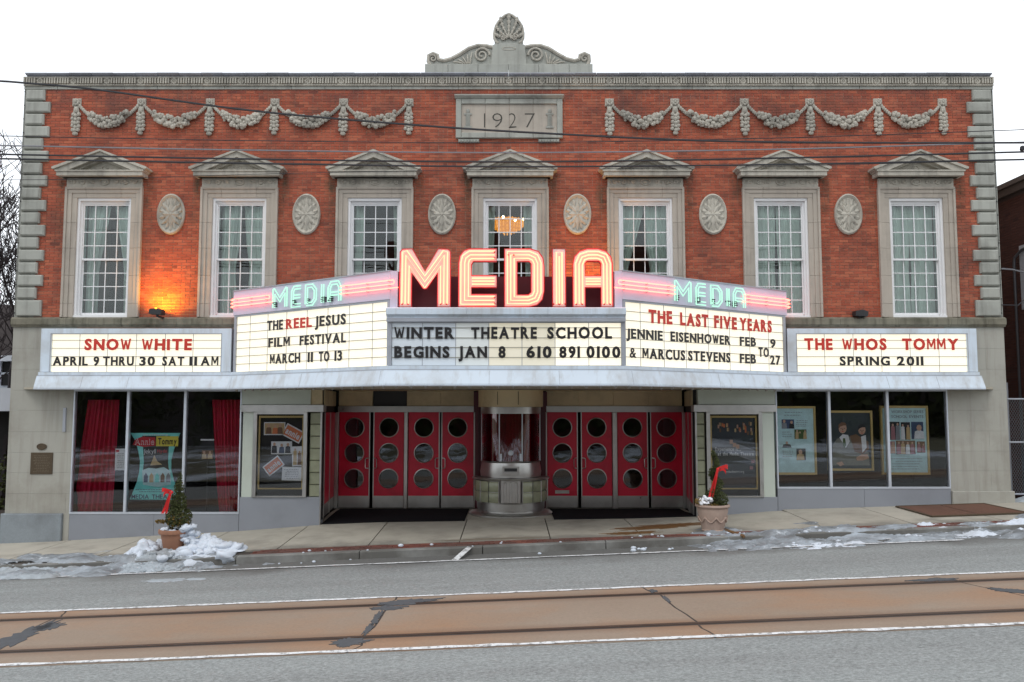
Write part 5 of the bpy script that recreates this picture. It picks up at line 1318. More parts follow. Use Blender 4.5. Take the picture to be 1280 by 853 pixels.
# ---------------------------------------------- printed things
def flat(col, name='print'): return simple(name, col, .6, var=.25, scale=9, bump=0)
def rect(mb, x0, x1, y, z0_, z1_, t=.004): mb.box(x0, x1, y, y + t, z0_, z1_)
def print_rect(parent, u0, u1, v0, v1, Y, mat, name='print', lift=0, rot=0):
    x0_, x1_, z0_, z1_ = xf(u0, (v0 + v1) / 2, Y), xf(u1, (v0 + v1) / 2, Y), zf(v1, Y), zf(v0, Y)
    cx, cz = (x0_ + x1_) / 2, (z0_ + z1_) / 2; hw, hh = (x1_ - x0_) / 2, (z1_ - z0_) / 2
    c, s = math.cos(R(rot)), math.sin(R(rot))
    pts = [(cx + a * c - b_ * s, cz + a * s + b_ * c) for a, b_ in ((-hw, -hh), (hw, -hh), (hw, hh), (-hw, hh))]
    return MB().prism(pts, Y - lift - .004, Y - lift).build(name, mat, parent)
Pm = {k: flat(c, 'ink_' + k) for k, c in dict(teal=(.24, .80, .74), black=(.015, .015, .018), white=(.85, .86, .85), red=(.60, .02, .03), yellow=(.85, .68, .08), orange=(.72, .20, .07), cyan=(.58, .82, .82),
      skin=(.62, .38, .26), suit=(.22, .22, .18), brown=(.20, .10, .05), green=(.07, .12, .03), grey=(.25, .26, .28), blue=(.05, .08, .16), tan=(.6, .42, .2), pink=(.42, .18, .20)).items()}
def FY(Y): return Fr((-20, Y), (20, Y))
def line(parent, s, u0, u1, v0, v1, Y, mat, lift, bold=.01):
    vm = (v0 + v1) / 2; return textmesh(s, FY(Y), xf(u0, vm, Y) + 20, xf(u1, vm, Y) + 20, zf(v1, Y), zf(v0, Y), lift, mat, parent, bold, .002)
def scribble(parent, u0, u1, v0, v1, n, Y, mat, lift=.006):
    mb = MB(); r_ = random.Random(int(u0 * 7 + v0))
    for k in range(n):
        v = v0 + (v1 - v0) * (k + .5) / n; x = xf(u0, v, Y); xe = xf(u1, v, Y); z = zf(v, Y)
        x += r_.uniform(0, (xe - x) * .2); xe -= r_.uniform(0, (xe - x) * .2)
        while x < xe: l_ = r_.uniform(.02, .06); mb.box(x, min(xe, x + l_), Y - lift - .003, Y - lift, z - .006, z + .006); x += l_ + .015
    mb.build('lettering', mat, parent)
def photo(parent, u0, u1, v0, v1, Y, seed, cols, lift=.006, people=2):
    """a small printed photograph: ground colour with figure-like blobs"""
    print_rect(parent, u0, u1, v0, v1, Y, Pm[cols[0]], 'photograph', lift)
    r_ = random.Random(seed); vm = (v0 + v1) / 2; X0, X1 = xf(u0, vm, Y), xf(u1, vm, Y); A, B = zf(v1, Y), zf(v0, Y)
    for k in range(people):
        c = X0 + (X1 - X0) * (k + .5 + r_.uniform(-.15, .15)) / people; hw = (X1 - X0) / people * .44; top = A + (B - A) * r_.uniform(.72, .92)
        hr = min(hw * .5, (B - A) * .17)
        MB().prism([(c - hw, A + .005), (c + hw, A + .005), (c + hw * .8, top - hr * 2), (c, top - hr * 1.4), (c - hw * .8, top - hr * 2)], Y - lift - .007, Y - lift - .005).build('figure', Pm[cols[1 + k % (len(cols) - 1)]], parent)
        MB().prism([(c + hr * math.cos(q * .785), top - hr * .6 + hr * 1.2 * math.sin(q * .785)) for q in range(8)], Y - lift - .009, Y - lift - .0075).build('face', Pm['skin'], parent)

# left shopfront contents
def drape(u0t, u1t, u0b, u1b, Y, lbl):
    za, zb2 = zf(642, Y) + .02, zf(500, Y)
    def f(a, t):
        ut0 = u0b + (u0t - u0b) * t ** .8; ut1 = u1b + (u1t - u1b) * t ** .8; u = ut0 + (ut1 - ut0) * a
        return (xf(u, 570, Y), Y + .045 * math.sin(a * 44) + .02 * math.sin(a * 97 + 1), za + (zb2 - za) * t)
    MB().grid(110, 10, f).build('curtain', M['redc'], None, smooth='all', recalc=False, label=lbl, cat='curtain', group='crimson shopfront curtains')
drape(107, 147, 88, 143, .30, 'crimson floor-length curtain at the left side of the left shop window')
drape(263, 301, 276, 301, .30, 'crimson curtain at the right side of the left shop window')
YS = .17
st = thing('standee', 'hourglass-shaped teal show poster standing in the left shop window', 'poster', (xf(193, 620, YS), YS, zf(625, YS)))
ol = [(163, 541.5), (166, 546), (170, 553), (173, 565), (175, 577), (174, 590), (171, 603), (166, 615), (162, 624.5), (226, 625), (222, 612), (217, 600), (214, 588), (214, 576), (217, 563), (221, 552), (225, 541.5)]
MB().prism([(xf(u, v, YS), zf(v, YS)) for u, v in ol], YS, YS + .02).build('board', Pm['teal'], st)
MB().tube([(xf(193, 600, YS), YS + .03, zf(550, YS)), (xf(193, 600, YS), YS + .5, zf(642, YS))], .012, 5).build('easel_leg', M['black'], st)
MB().prism([(xf(u, v, YS), zf(v, YS)) for u, v in ((178, 545), (213, 545), (211, 560), (210, 578), (212, 594), (178, 594), (180, 578), (179, 560))], YS - .006, YS - .003).build('photograph', Pm['black'], st)
MB().prism([(xf(u, v, YS), zf(v, YS)) for u, v in ((166, 556), (170, 549), (178, 546), (194, 547), (195, 557), (180, 559))], YS - .012, YS - .009).build('title_band', Pm['red'], st)
line(st, 'Annie', 169, 193, 548, 556, YS, Pm['white'], .014, .02); line(st, 'Annie', 169.5, 192.5, 548.4, 555.6, YS, Pm['red'], .017, -.01)
print_rect(st, 195.5, 223, 545.5, 558, YS, Pm['yellow'], 'title_label', .009); line(st, 'Tommy', 198, 221, 547.5, 555.5, YS, Pm['black'], .014, .03)
line(st, "Jekyll", 180, 195, 561, 567, YS, Pm['white'], .012, -.01); line(st, 'Hyde', 197, 209, 561.5, 566, YS, Pm['red'], .012)
MB().prism([(xf(u, v, YS), zf(v, YS)) for u, v in ((190, 577), (193, 569), (197, 577), (203, 581), (188, 582))], YS - .009, YS - .0065).build('figure', Pm['tan'], st)
MB().prism([(xf(u, v, YS), zf(v, YS)) for u, v in ((178, 588), (186, 585), (195, 586), (205, 584), (213, 589), (214, 606), (197, 609), (179, 606))], YS - .012, YS - .0095).build('photograph', Pm['cyan'], st)
for k in range(5): MB().prism([(xf(180 + 7 * k + q[0], 600, YS), zf(595 + q[1], YS)) for q in ((0, 8), (5, 8), (5, 0), (2.5, -4), (0, 0))], YS - .016, YS - .013).build('figure', Pm[('blue', 'tan', 'teal', 'brown', 'grey')[k]], st)
scribble(st, 168, 218, 611, 616, 2, YS, Pm['blue'], .009); line(st, 'MEDIA THEATRE', 164.5, 223, 618, 623.5, YS, Pm['blue'], .009)
line(st, 'presenting', 180, 210, 542.3, 544.6, YS, Pm['white'], .012)
nt_ = thing('notice', 'white paper notice stuck inside the left shop window by the mullion', 'notice', (xf(150, 574, .06), .06, zf(588, .06)))
MB().box(xf(144, 574, .06), xf(157, 574, .06), .055, .06, zf(588, .06), zf(561, .06)).build('sheet', Pm['white'], nt_); scribble(nt_, 145.5, 155.5, 566, 586, 9, .055, Pm['grey'], .001)
print_rect(nt_, 145, 149, 562.5, 565.5, .055, Pm['red'], 'heading', .001)
ms = thing('stand_poster', 'small dark poster on a music stand before the right crimson curtain', 'poster', (xf(259, 620, .4), .4, zf(642, .4)))
print_rect(ms, 251, 268, 549, 576, .4, Pm['black'], 'sheet'); print_rect(ms, 251, 268, 549, 551, .4, Pm['white'], 'heading', .005); photo(ms, 252.5, 266.5, 563, 574, .4, 3, ('brown', 'tan', 'tan'), .005)
MB().tube([(xf(259, 600, .42), .42, zf(576, .4)), (xf(259, 600, .42), .42, zf(612, .4)), (xf(259, 600, .42), .42, zf(642, .42))], .012, 6).build('stand', M['black'], ms)
# bronze plates on the left pier
pl = thing('bronze_plaque', 'square bronze plaque on the left stone pier', 'plaque', (xf(51.5, 593), -.03, zf(593)))
MB().cham(xf(38, 580, -.03), xf(65.5, 580, -.03), -.035, -.012, zf(593, -.03), zf(566, -.03), .006).build('plate', M['bronze'], pl); scribble(pl, 41, 63, 569, 591, 11, -.035, simple('worn_bronze_text', (.14, .11, .07), .5), .0)
ov = MB(); n_ = 24; ox, oz_ = xf(53, 558), zf(558.5)
ov.prism([(ox + .112 * math.cos(2 * math.pi * k / n_), oz_ + .072 * math.sin(2 * math.pi * k / n_)) for k in range(n_)], -.03, -.012)
ov.tube([(ox + .108 * math.cos(2 * math.pi * k / n_), -.03, oz_ + .068 * math.sin(2 * math.pi * k / n_)) for k in range(n_)], .008, 4, True)
ov.build('oval_plaque', M['bronze'], label='small oval bronze plaque above the square one on the left pier', cat='plaque')
MB().cham(xf(79.5, 530), xf(83, 530), -.05, -.012, zf(540), zf(510), .006).build('metal_strip', M['mqgrey'], label='narrow upright grey metal strip on the left stone pier', cat='bracket')

# left display case cards
YC = .085
def card(u0, u1, v0, v1, rot, lbl, body, kind):
    c = thing('card', lbl, 'card', (xf((u0 + u1) / 2, (v0 + v1) / 2, YC), YC, zf(v1, YC)), 'cards pinned in the left display case')
    print_rect(c, u0, u1, v0, v1, YC, Pm['white'], 'sheet', 0, rot)
    if kind == 'photo': photo(c, u0 + 1, u1 - 1, v0 + 1.2, v1 - 1.2, YC, int(u0), body, .005, 3)
    elif kind == 'logo':
        cu, cv = (u0 + u1) / 2, (v0 + v1) / 2
        print_rect(c, u0 + 1.6, u1 - 1.6, v0 + 1.6, v1 - 1.6, YC, Pm['orange'], 'picture', .005, rot)
        a = textmesh('annie', FY(YC), 20 + xf(u0 + 3, cv, YC), 20 + xf(u1 - 3, cv, YC), zf(v1 - 4, YC), zf(v0 + 4, YC), .012, Pm['white'], c, .03, .002)
        ctr = Vector((xf(cu, cv, YC), YC, zf(cv, YC))); og = world_org(c)
        for vx in a.data.vertices:
            p = Vector(vx.co) + og - ctr; q = R(rot); vx.co = Vector((p.x * math.cos(q) - p.z * math.sin(q), p.y, p.x * math.sin(q) + p.z * math.cos(q))) + ctr - og
    else: scribble(c, u0 + 2, u1 - 2, v0 + 2, v1 - 2, 6, YC, Pm['grey'], .005)
card(330, 356.5, 528, 544, 0, 'photo card of sandy faces at the top left of the left display case', ('tan', 'brown', 'orange'), 'photo')
card(354, 379, 534, 550, -28, 'orange logo card tilted down to the right in the left display case', None, 'logo')
card(339, 365, 552, 568, 0, 'photo card of three dark figures in the left display case', ('white', 'black', 'blue'), 'photo')
card(365, 383, 558, 583, 2, 'upright photo card at the right edge of the left display case', ('white', 'tan', 'brown'), 'photo')
card(330, 354, 575, 590, 38, 'orange logo card tilted up to the right in the left display case', None, 'logo')
card(352.5, 378.5, 584, 601, -2, 'white typed notice at the bottom of the left display case', None, 'text')
# right display case poster
a0_, a1_, b0_, b1_ = DCR
ps = thing('case_poster', 'dark show poster with pale lettering in the right display case', 'poster', ((a0_ + a1_) / 2, .07, b0_))
MB().box(a0_, a1_, .075, .08, b0_, b1_).build('sheet', flat((.04, .05, .06), 'poster_slate'), ps)
YP = .075
MB().prism([(a0_, zf(560, YP)), (a0_, zf(548, YP)), ((a0_ + a1_) / 2, zf(553, YP)), (a1_, zf(563, YP)), (a1_, zf(578, YP)), ((a0_ + a1_) / 2, zf(568, YP))], YP - .003, YP - .001).build('cloud', Pm['grey'], ps)
line(ps, 'Experience it...', 894, 926, 559, 563.8, YP, Pm['white'], .006); line(ps, 'at the Media Theatre', 897, 942, 565, 569.5, YP, Pm['white'], .006, .02); line(ps, 'mediatheatre.org', 906, 930, 588, 591, YP, Pm['white'], .006)
r_ = random.Random(4)
for k in range(26):
    u, v = (r_.uniform(897, 912), r_.uniform(530, 539)) if k < 10 else (r_.uniform(918, 941), r_.uniform(529, 544))
    print_rect(ps, u - 1, u + 1, v - 2.4, v + 2.0, YP, Pm[('tan', 'orange', 'skin', 'brown')[k % 4]], 'figure', .004 + .0005 * (k % 3))
for u, v in ((914, 552), (918, 556), (922, 558)): print_rect(ps, u - 2, u + 2, v - 2, v + 3, YP, Pm['skin'], 'figure', .005)
for u, v in ((908, 582), (941, 577), (939, 585)): print_rect(ps, u - 2, u + 2, v - 2, v + 2, YP, Pm['pink'], 'figure', .005)
# right shopfront posters
YR = .16
def framed(u0, u1, v0, v1, mat, lbl, Y=YR):
    p = thing('framed_poster', lbl, 'poster', (xf((u0 + u1) / 2, v1, Y), Y, zf(v1, Y)), 'gilt-framed posters in the right shop window')
    a, b_, z0_, z1_ = xf(u0, 550, Y), xf(u1, 550, Y), zf(v1, Y), zf(v0, Y); t = .05
    MB().box(a + t, b_ - t, Y, Y + .03, z0_ + t, z1_ - t).build('sheet', mat, p)
    m_ = MB(); m_.cham(a, a + t, Y - .03, Y + .04, z0_, z1_, .01); m_.cham(b_ - t, b_, Y - .03, Y + .04, z0_, z1_, .01); m_.box(a + t, b_ - t, Y - .028, Y + .04, z0_, z0_ + t); m_.box(a + t, b_ - t, Y - .028, Y + .04, z1_ - t, z1_); m_.build('frame', M['gold'], p)
    MB().tube([((a + b_) / 2, Y + .01, z1_), ((a + b_) / 2, Y + .01, ZS)], .003, 4).build('hanging_wire', M['black'], p)
    return p
p = framed(963, 1020, 508, 593.5, Pm['cyan'], 'pale framed poster with three small photos in the right shop window')
photo(p, 977, 992.5, 524.5, 536, YR, 1, ('blue', 'grey', 'black')); photo(p, 993, 1008, 537, 549, YR, 2, ('green', 'tan', 'green'), people=3); photo(p, 995.5, 1007, 561, 575.5, YR, 3, ('black', 'tan', 'brown'), people=1); photo(p, 977, 990, 551, 560, YR, 9, ('cyan', 'black'), people=1)
scribble(p, 980, 1005, 514, 521, 2, YR, Pm['grey']); scribble(p, 994, 1010, 525, 534, 4, YR, Pm['grey']); scribble(p, 976, 990, 539, 547, 3, YR, Pm['grey']); scribble(p, 976, 992, 563, 572, 4, YR, Pm['grey'])
p = framed(1034, 1091, 513.5, 588.5, flat((.035, .05, .055), 'poster_deep_grey'), 'framed portrait poster of two men in suits in the right shop window')
def pg(pts, mat, nm, l): MB().prism([(xf(u, v, YR), zf(v, YR)) for u, v in pts], YR - l - .002, YR - l).build(nm, Pm[mat], p)
pg([(1041, 582), (1041, 556), (1046, 549), (1054, 545), (1064, 546), (1071, 551), (1074, 560), (1086, 566), (1087, 582)], 'suit', 'jacket', .004)
pg([(1062, 545), (1070, 543), (1078, 548), (1085, 552), (1086, 562), (1078, 568), (1068, 565)], 'brown', 'jacket', .007)
pg([(1049, 547), (1053, 543), (1060, 544), (1062, 552), (1057, 560)], 'white', 'shirt', .010); pg([(1053.5, 548), (1056, 548), (1057.5, 557), (1055, 560), (1053, 556)], 'green', 'tie', .013)
pg([(1076, 546), (1082, 544), (1083, 560), (1078, 566)], 'white', 'shirt', .010)
def face(cu, cv, r, hair):
    pg([(cu + r * math.cos(q * .524), cv - r * .1 + r * 1.3 * math.sin(q * .524)) for q in range(12)], 'skin', 'face', .013)
    pg([(cu - r * 1.05, cv + .5), (cu - r, cv - r), (cu - r * .3, cv - r * 1.6), (cu + r * .6, cv - r * 1.5), (cu + r, cv - r * .8), (cu + r * .2, cv - r * .8), (cu - r * .6, cv - r * .5)], hair, 'hair', .016)
    for s in (-1, 1): pg([(cu + s * r * .4 - .5, cv - .4), (cu + s * r * .4 + .5, cv - .4), (cu + s * r * .4 + .5, cv + .4), (cu + s * r * .4 - .5, cv + .4)], 'black', 'eye', .017)
    pg([(cu - .4, cv), (cu + .4, cv), (cu + .7, cv + 2), (cu - .7, cv + 2)], 'brown', 'nose', .017); pg([(cu - 1.3, cv + 3.2), (cu + 1.3, cv + 3.2), (cu + .9, cv + 4), (cu - .9, cv + 4)], 'red', 'mouth', .017)
face(1053, 536, 5, 'brown'); face(1077, 538, 4.6, 'black')
pg([(1070, 572), (1077, 568), (1084, 568), (1086, 573), (1078, 576), (1071, 576)], 'skin', 'hands', .012); pg([(1045, 579), (1052, 577), (1055, 581), (1050, 583)], 'skin', 'hands', .012)
p = framed(1101, 1161, 507.5, 593.5, Pm['cyan'], 'framed poster with six small photos at the right end of the shop window')
for k, (a, b_, c, d) in enumerate(((1112, 1124.5, 527.5, 550), (1126, 1137.5, 528, 550), (1139, 1154, 527.5, 549), (1112, 1118.5, 552, 567), (1120, 1144, 551, 568), (1146, 1156, 552, 566))): photo(p, a, b_, c, d, YR, 20 + k, [('black', 'pink', 'grey'), ('black', 'white', 'tan'), ('blue', 'white'), ('pink', 'skin'), ('brown', 'pink', 'tan', 'white'), ('brown', 'pink')][k], people=[2, 2, 1, 1, 4, 2][k])
for v in (513, 519): line(p, 'WORKSHOP SERIES' if v < 515 else 'SCHOOL EVENTS', 1114, 1154, v, v + 3.6, YR, Pm['grey'], .006)
scribble(p, 1112, 1155, 572, 588, 5, YR, Pm['grey'])

# cellar hatch
hx0, hx1 = xf(1112, 640, -1.3), xf(1238, 634, -.8)
rust = simple('rusty_steel_plate', (.125, .055, .032), .8, var=.35, scale=9, dirt=(.08, .035, .02), dirt_amt=.6, bump=.5)
hc = thing('cellar_hatch', 'rusty steel cellar hatch in the sidewalk below the right stone pier', 'hatch', ((hx0 + hx1) / 2, -.9, gz(9.4, -.9)))
for k, (a, b_) in enumerate(((8.75, 9.72), (9.74, 10.72))):
    MB().grid(2, 2, lambda s, t: (a + (b_ - a) * s, -1.75 + 1.55 * t, gz(a + (b_ - a) * s, -1.75 + 1.55 * t) + .025)).grid(2, 1, lambda s, t: (a + (b_ - a) * s, -1.75, gz(a + (b_ - a) * s, -1.75) + .025 * t)).build('hatch_leaf', rust, hc, recalc=False)
m_ = MB()
for y in (-1.76, -.2): m_.tube([(8.74, y, gz(8.74, y) + .02), (10.73, y, gz(10.73, y) + .02)], .02, 5)
for xx in (8.74, 10.73): m_.tube([(xx, -1.76, gz(xx, -1.76) + .02), (xx, -.2, gz(xx, -.2) + .02)], .02, 5)
m_.build('hatch_frame', M['bronze'], hc)

# ---------------------------------------------- planters
def leaf_cloud(mb, c, r, n, size, rr, shape=1.0):
    for _ in range(n):
        while True:
            p = Vector((rr.uniform(-1, 1), rr.uniform(-1, 1), rr.uniform(-1, 1)))
            if .35 < p.length < 1: break
        p = Vector((p.x * r[0], p.y * r[1], p.z * r[2])) + Vector(c)
        a = Vector((rr.uniform(-1, 1), rr.uniform(-1, 1), rr.uniform(-1, 1))).normalized(); b_ = a.orthogonal().normalized(); s = size * rr.uniform(.6, 1.3)
        mb.add([p - a * s, p + b_ * s * .45, p + a * s, p - b_ * s * .45], [(0, 1, 2, 3)])
def bow(x, y, z, drop, s, lbl):
    b_ = thing('ribbon', lbl, 'ribbon', (x, y, z))
    m_ = MB()
    for q in (0, 1):
        pts = []
        for i in range(9):
            t = i / 8; a = math.pi * t
            pts.append((x + s * (.01 + (.20 - .05 * q) * math.sin(a * .5 + q * .2)), y - .06 * math.sin(a) - .02 * q, z + (.02 - .05 * q) + .035 * math.sin(a * (1 + q)) ))
        m_.add([(p[0], p[1] + k * .0, p[2] + (k - .5) * (.02 + .07 * abs((p[0] - x) / .2))) for p in pts for k in (0, 1)], [(2 * i, 2 * i + 1, 2 * i + 3, 2 * i + 2) for i in range(8)])
    m_.build('loop', M['ribbon'], b_, recalc=False)
    m_ = MB(); w_ = .026
    for k in range(2):
        pts = [(x - .005 - (.10 + .07 * k) * t, y - .05 - .02 * math.sin(t * 5 + k), z - drop * t) for t in [i / 8 for i in range(9)]]
        m_.add([(p[0] + (q - .5) * w_ * 2 * (.7 + .3 * k), p[1] + .01 * q, p[2]) for p in pts for q in (0, 1)], [(2 * i, 2 * i + 1, 2 * i + 3, 2 * i + 2) for i in range(8)])
    m_.build('tail', M['ribbon'], b_, recalc=False); MB().ball((x, y - .03, z), .03, 8, 6).build('knot', M['ribbon'], b_)
def planter(x, y, z, prof, mat, lbl, deco=False, tilt=0):
    p = thing('planter', lbl, 'planter', (x, y, z)); top = prof[-1][1]
    MB().lathe((x, y, z), prof, 0, 360, 40).build('pot', mat, p, smooth=True)
    rt = max(a for a, b_ in prof[-3:]); m_ = MB(); m_.lathe((x, y, z), [(.01, top - .05), (rt * .88, top - .06)], 0, 360, 24); m_.build('soil', M['soil'], p)
    if deco:
        m_ = MB()
        for k in range(8):
            q0, q1 = R(45 * k), R(45 * (k + 1)); pts = []
            for i in range(9):
                t = i / 8; q = q0 + (q1 - q0) * t; zz = top * .62 - .10 * math.sin(math.pi * t); r_ = .292 - .03 * math.sin(math.pi * t); pts.append((x + r_ * math.cos(q), y + r_ * math.sin(q), z + zz))
            m_.tube(pts, .018, 5)
        m_.build('swag_relief', mat, p, smooth='all')
    return p
# left pot in the snow
lx, ly = xf(217, 680, -2.1), -2.1; lz = gz(lx, ly) - .02
planter(lx, ly, lz, [(.05, 0), (.17, 0), (.18, .02), (.245, .34), (.25, .36), (.285, .37), (.295, .40), (.29, .45), (.27, .455), (.25, .42)], M['clay'], 'terracotta pot sunk in a heap of snow at the left kerb')
rr = random.Random(11)
tp = thing('topiary', 'small rounded evergreen shrub in the snowy terracotta pot', 'shrub', (lx + .05, ly, lz + .40))
m_ = MB(); leaf_cloud(m_, (lx + .09, ly, lz + .68), (.26, .25, .25), 1500, .026, rr); leaf_cloud(m_, (lx + .07, ly, lz + .98), (.17, .16, .22), 900, .024, rr); leaf_cloud(m_, (lx + .08, ly, lz + 1.24), (.11, .10, .22), 480, .022, rr); leaf_cloud(m_, (lx + .09, ly, lz + 1.46), (.05, .05, .14), 160, .018, rr)
o = m_.build('foliage', M['leaf'], tp, recalc=False); o['kind'] = 'stuff'
m_ = MB(); leaf_cloud(m_, (lx + .10, ly - .02, lz + .64), (.24, .23, .22), 260, .030, rr); leaf_cloud(m_, (lx - .26, ly, lz + .60), (.12, .08, .04), 60, .03, rr); o = m_.build('bronzed_foliage', M['leafy'], tp, recalc=False); o['kind'] = 'stuff'
MB().tube([(lx + .05, ly, lz + .38), (lx + .07, ly, lz + .8), (lx + .07, ly, lz + 1.35)], .015, 6).build('trunk', M['bark'], tp)
bow(lx + .0, ly - .13, lz + 1.20, .42, -1, 'red ribbon bow tied on the shrub in the snowy pot')
# right urn
qx, qy = xf(891, 655, -2.25), -2.25; qz = gz(qx, qy)
planter(qx, qy, qz, [(.05, 0), (.21, 0), (.225, .03), (.215, .05), (.225, .08), (.27, .25), (.305, .42), (.30, .46), (.325, .475), (.345, .50), (.34, .53), (.31, .535), (.29, .48)], M['cast'], 'pale swagged urn standing by the kerb right of the doors', True)
tp = thing('topiary', 'spiral evergreen topiary in the pale urn', 'shrub', (qx + .05, qy, qz + .5))
m_ = MB()
for k in range(40):
    t = k / 39; q = t * 15; r_ = .11 * (1 - t) + .02; leaf_cloud(m_, (qx + .06 + r_ * math.cos(q), qy + r_ * math.sin(q), qz + .52 + 1.02 * t), (.13 * (1 - t * .6), .13 * (1 - t * .6), .07), 70, .020, rr)
leaf_cloud(m_, (qx + .10, qy - .05, qz + .64), (.21, .18, .17), 900, .024, rr)
o = m_.build('foliage', M['leaf'], tp, recalc=False); o['kind'] = 'stuff'
MB().tube([(qx + .06, qy, qz + .45), (qx + .06, qy, qz + 1.5)], .014, 6).build('trunk', M['bark'], tp)
bow(qx + .08, qy - .12, qz + 1.24, .55, 1, 'red ribbon bow tied on the spiral topiary')
def lumps(mb, c, n, spread, r0, r1, rr):
    for _ in range(n):
        p = (c[0] + rr.gauss(0, spread[0]), c[1] + rr.gauss(0, spread[1]), c[2] + abs(rr.gauss(0, spread[2]))); r_ = rr.uniform(r0, r1); mb.ball(p, (r_, r_ * rr.uniform(.8, 1.2), r_ * rr.uniform(.6, .9)), 8, 6)
def rough_mesh(o, amp, sc_):
    for v in o.data.vertices: v.co += v.co.normalized() * 0 + Vector(noise.noise_vector(Vector(v.co) * sc_ + Vector((3, 1, 5)))) * amp
m_ = MB(); fl_ = random.Random(3)
for k in range(9): lumps(m_, (qx - .18 + fl_.uniform(-.10, .12), qy - .12 + fl_.uniform(-.08, .08), qz + .56 + fl_.uniform(-.02, .10)), 7, (.028, .028, .02), .018, .045, fl_)
o = m_.build('flowers', simple('white_pansy', (.82, .83, .86), .6, bump=0), label='clump of white flowers in the pale urn', cat='flowers', smooth='all')
rough_mesh(o, .02, 22)
m_ = MB(); leaf_cloud(m_, (qx - .26, qy - .1, qz + .58), (.12, .12, .1), 90, .03, rr); leaf_cloud(m_, (qx - .1, qy - .16, qz + .52), (.2, .1, .05), 90, .03, rr); o = m_.build('flower_leaves', M['leafy'], None, recalc=False, label='brownish leaves round the white flowers in the urn', cat='plant'); o['kind'] = 'stuff'

# ---------------------------------------------- snow and ice
def domes(seed, n, env, xr, yr, r0, r1):
    # clods: rounded lumps scattered under an envelope
    r_ = random.Random(seed); L_ = []
    for _ in range(n):
        x, y = r_.uniform(*xr), r_.uniform(*yr); e = env(x, y)
        if e > .03: L_.append((x, y, r_.uniform(r0, r1), e * r_.uniform(.6, 1.1)))
    def h(x, y):
        m = 0
        for a, b_, r, t in L_:
            d = ((x - a) ** 2 + (y - b_) ** 2) / (r * r)
            if d < 1: m = max(m, t * (1 - d * d) ** .7)
        return m
    return h
def field(name, x0, x1, y0, y1, nx, ny, h0, mat, label, cat='snow', kind='stuff'):
    def h(x, y):
        e = min((x - x0) / (x1 - x0), (x1 - x) / (x1 - x0), (y - y0) / (y1 - y0), (y1 - y) / (y1 - y0))
        v = h0(x, y); q = min(1, e / .14 + .25 * noise.noise(Vector((x * 3, y * 3, 8))))
        return v * max(0, q) - .05 * max(0, 1 - q)
    mb = MB().grid(nx, ny, lambda s, t: (x0 + (x1 - x0) * s, y0 + (y1 - y0) * t, gz(x0 + (x1 - x0) * s, max(-60, y0 + (y1 - y0) * t)) + h(x0 + (x1 - x0) * s, y0 + (y1 - y0) * t)))
    # drop faces that lie wholly under the pavement
    keep = []; flags = [mb.v[i][2] - gz(mb.v[i][0], mb.v[i][1]) for i in range(len(mb.v))]
    mb.f = [f for f in mb.f if max(flags[i] for i in f) > 0]
    o = mb.build(name, mat, None, smooth='all', recalc=False, kind=kind)
    tag(o, label, cat); return o
def fb(x, y, s, seed=0): return noise.fractal(Vector((x * s, y * s, seed)), .6, 2.2, 5)
def gauss(x, y, cx, cy, rx, ry): return math.exp(-((x - cx) / rx) ** 2 - ((y - cy) / ry) ** 2)
base_in = lambda y: .14 if y < CURB_Y else 0
env = lambda x, y: .25 * gauss(x, y, lx + .55, -1.95, .26, .3) + .17 * gauss(x, y, lx + .85, -2.2, .32, .25) + .11 * gauss(x, y, lx + 1.2, -2.35, .33, .2) + .17 * gauss(x, y, lx - .50, -2.15, .18, .28) + .09 * gauss(x, y, lx - .55, -2.6, .25, .3) + .08 * gauss(x, y, lx + .6, -2.8, .6, .25)
field('snow_heap', lx - 1.1, lx + 2.0, -3.8, -1.3, 190, 150, lambda x, y: -.03 + base_in(y) * .08 + 1.0 * env(x, y) + .05 * fb(x, y, 7, 2) * min(1, 6 * env(x, y)) + .02 * fb(x, y, 22, 5) * min(1, 6 * env(x, y)), M['snow'], 'heap of old white snow round the left terracotta pot')
def clod(mb, x, y, z, r, rr):
    n0 = len(mb.v); mb.ball((0, 0, 0), (r * rr.uniform(.8, 1.4), r * rr.uniform(.7, 1.2), r * rr.uniform(.55, .9)), 11, 8); q = Vector((rr.uniform(0, 50), rr.uniform(0, 50), 1))
    for i in range(n0, len(mb.v)):
        p = Vector(mb.v[i]); k = 1 + .75 * noise.noise(p * (1.1 / r) + q) + .35 * noise.noise(p * (3.0 / r) + q); mb.v[i] = tuple(p * k + Vector((x, y, z)))
def clods(name, n, envf, xr, yr, r0, r1, mat, lbl, seed):
    m_ = MB(); r_ = random.Random(seed); c = 0; mx_ = .26
    while c < n:
        x, y = r_.uniform(*xr), r_.uniform(*yr); e = envf(x, y)
        if r_.random() * .2 > e: continue
        r = r0 + (r1 - r0) * r_.random() ** 2; clod(m_, x, y, gz(x, y) + e * r_.uniform(.35, .9), r, r_); c += 1
    m_.build(name, mat, None, smooth='all', recalc=False, label=lbl, cat='snow', kind='stuff')
clods('snow_clods', 120, env, (lx - 1, lx + 1.7), (-3.2, -1.6), .04, .16, M['snow'], 'white chunks of shovelled snow round the left terracotta pot', 4)
env2 = lambda x, y: .13 * gauss(x, y, lx - .1, -2.75, .6, .4) + .05 * gauss(x, y, lx, -3.2, 1.1, .25)
field('dirty_snow', lx - 1.5, lx + 1.4, -3.9, -2.1, 170, 110, lambda x, y: -.03 + base_in(y) * .18 + 1.0 * env2(x, y) + .045 * fb(x, y, 6, 9) + .015 * fb(x, y, 20, 9), M['dirtysnow'], 'gritty grey snow along the gutter below the left pot')
clods('dirty_clods', 55, env2, (lx - 1.3, lx + 1.2), (-3.5, -2.3), .02, .075, M['dirtysnow'], 'gritty grey lumps of snow below the left terracotta pot', 9)
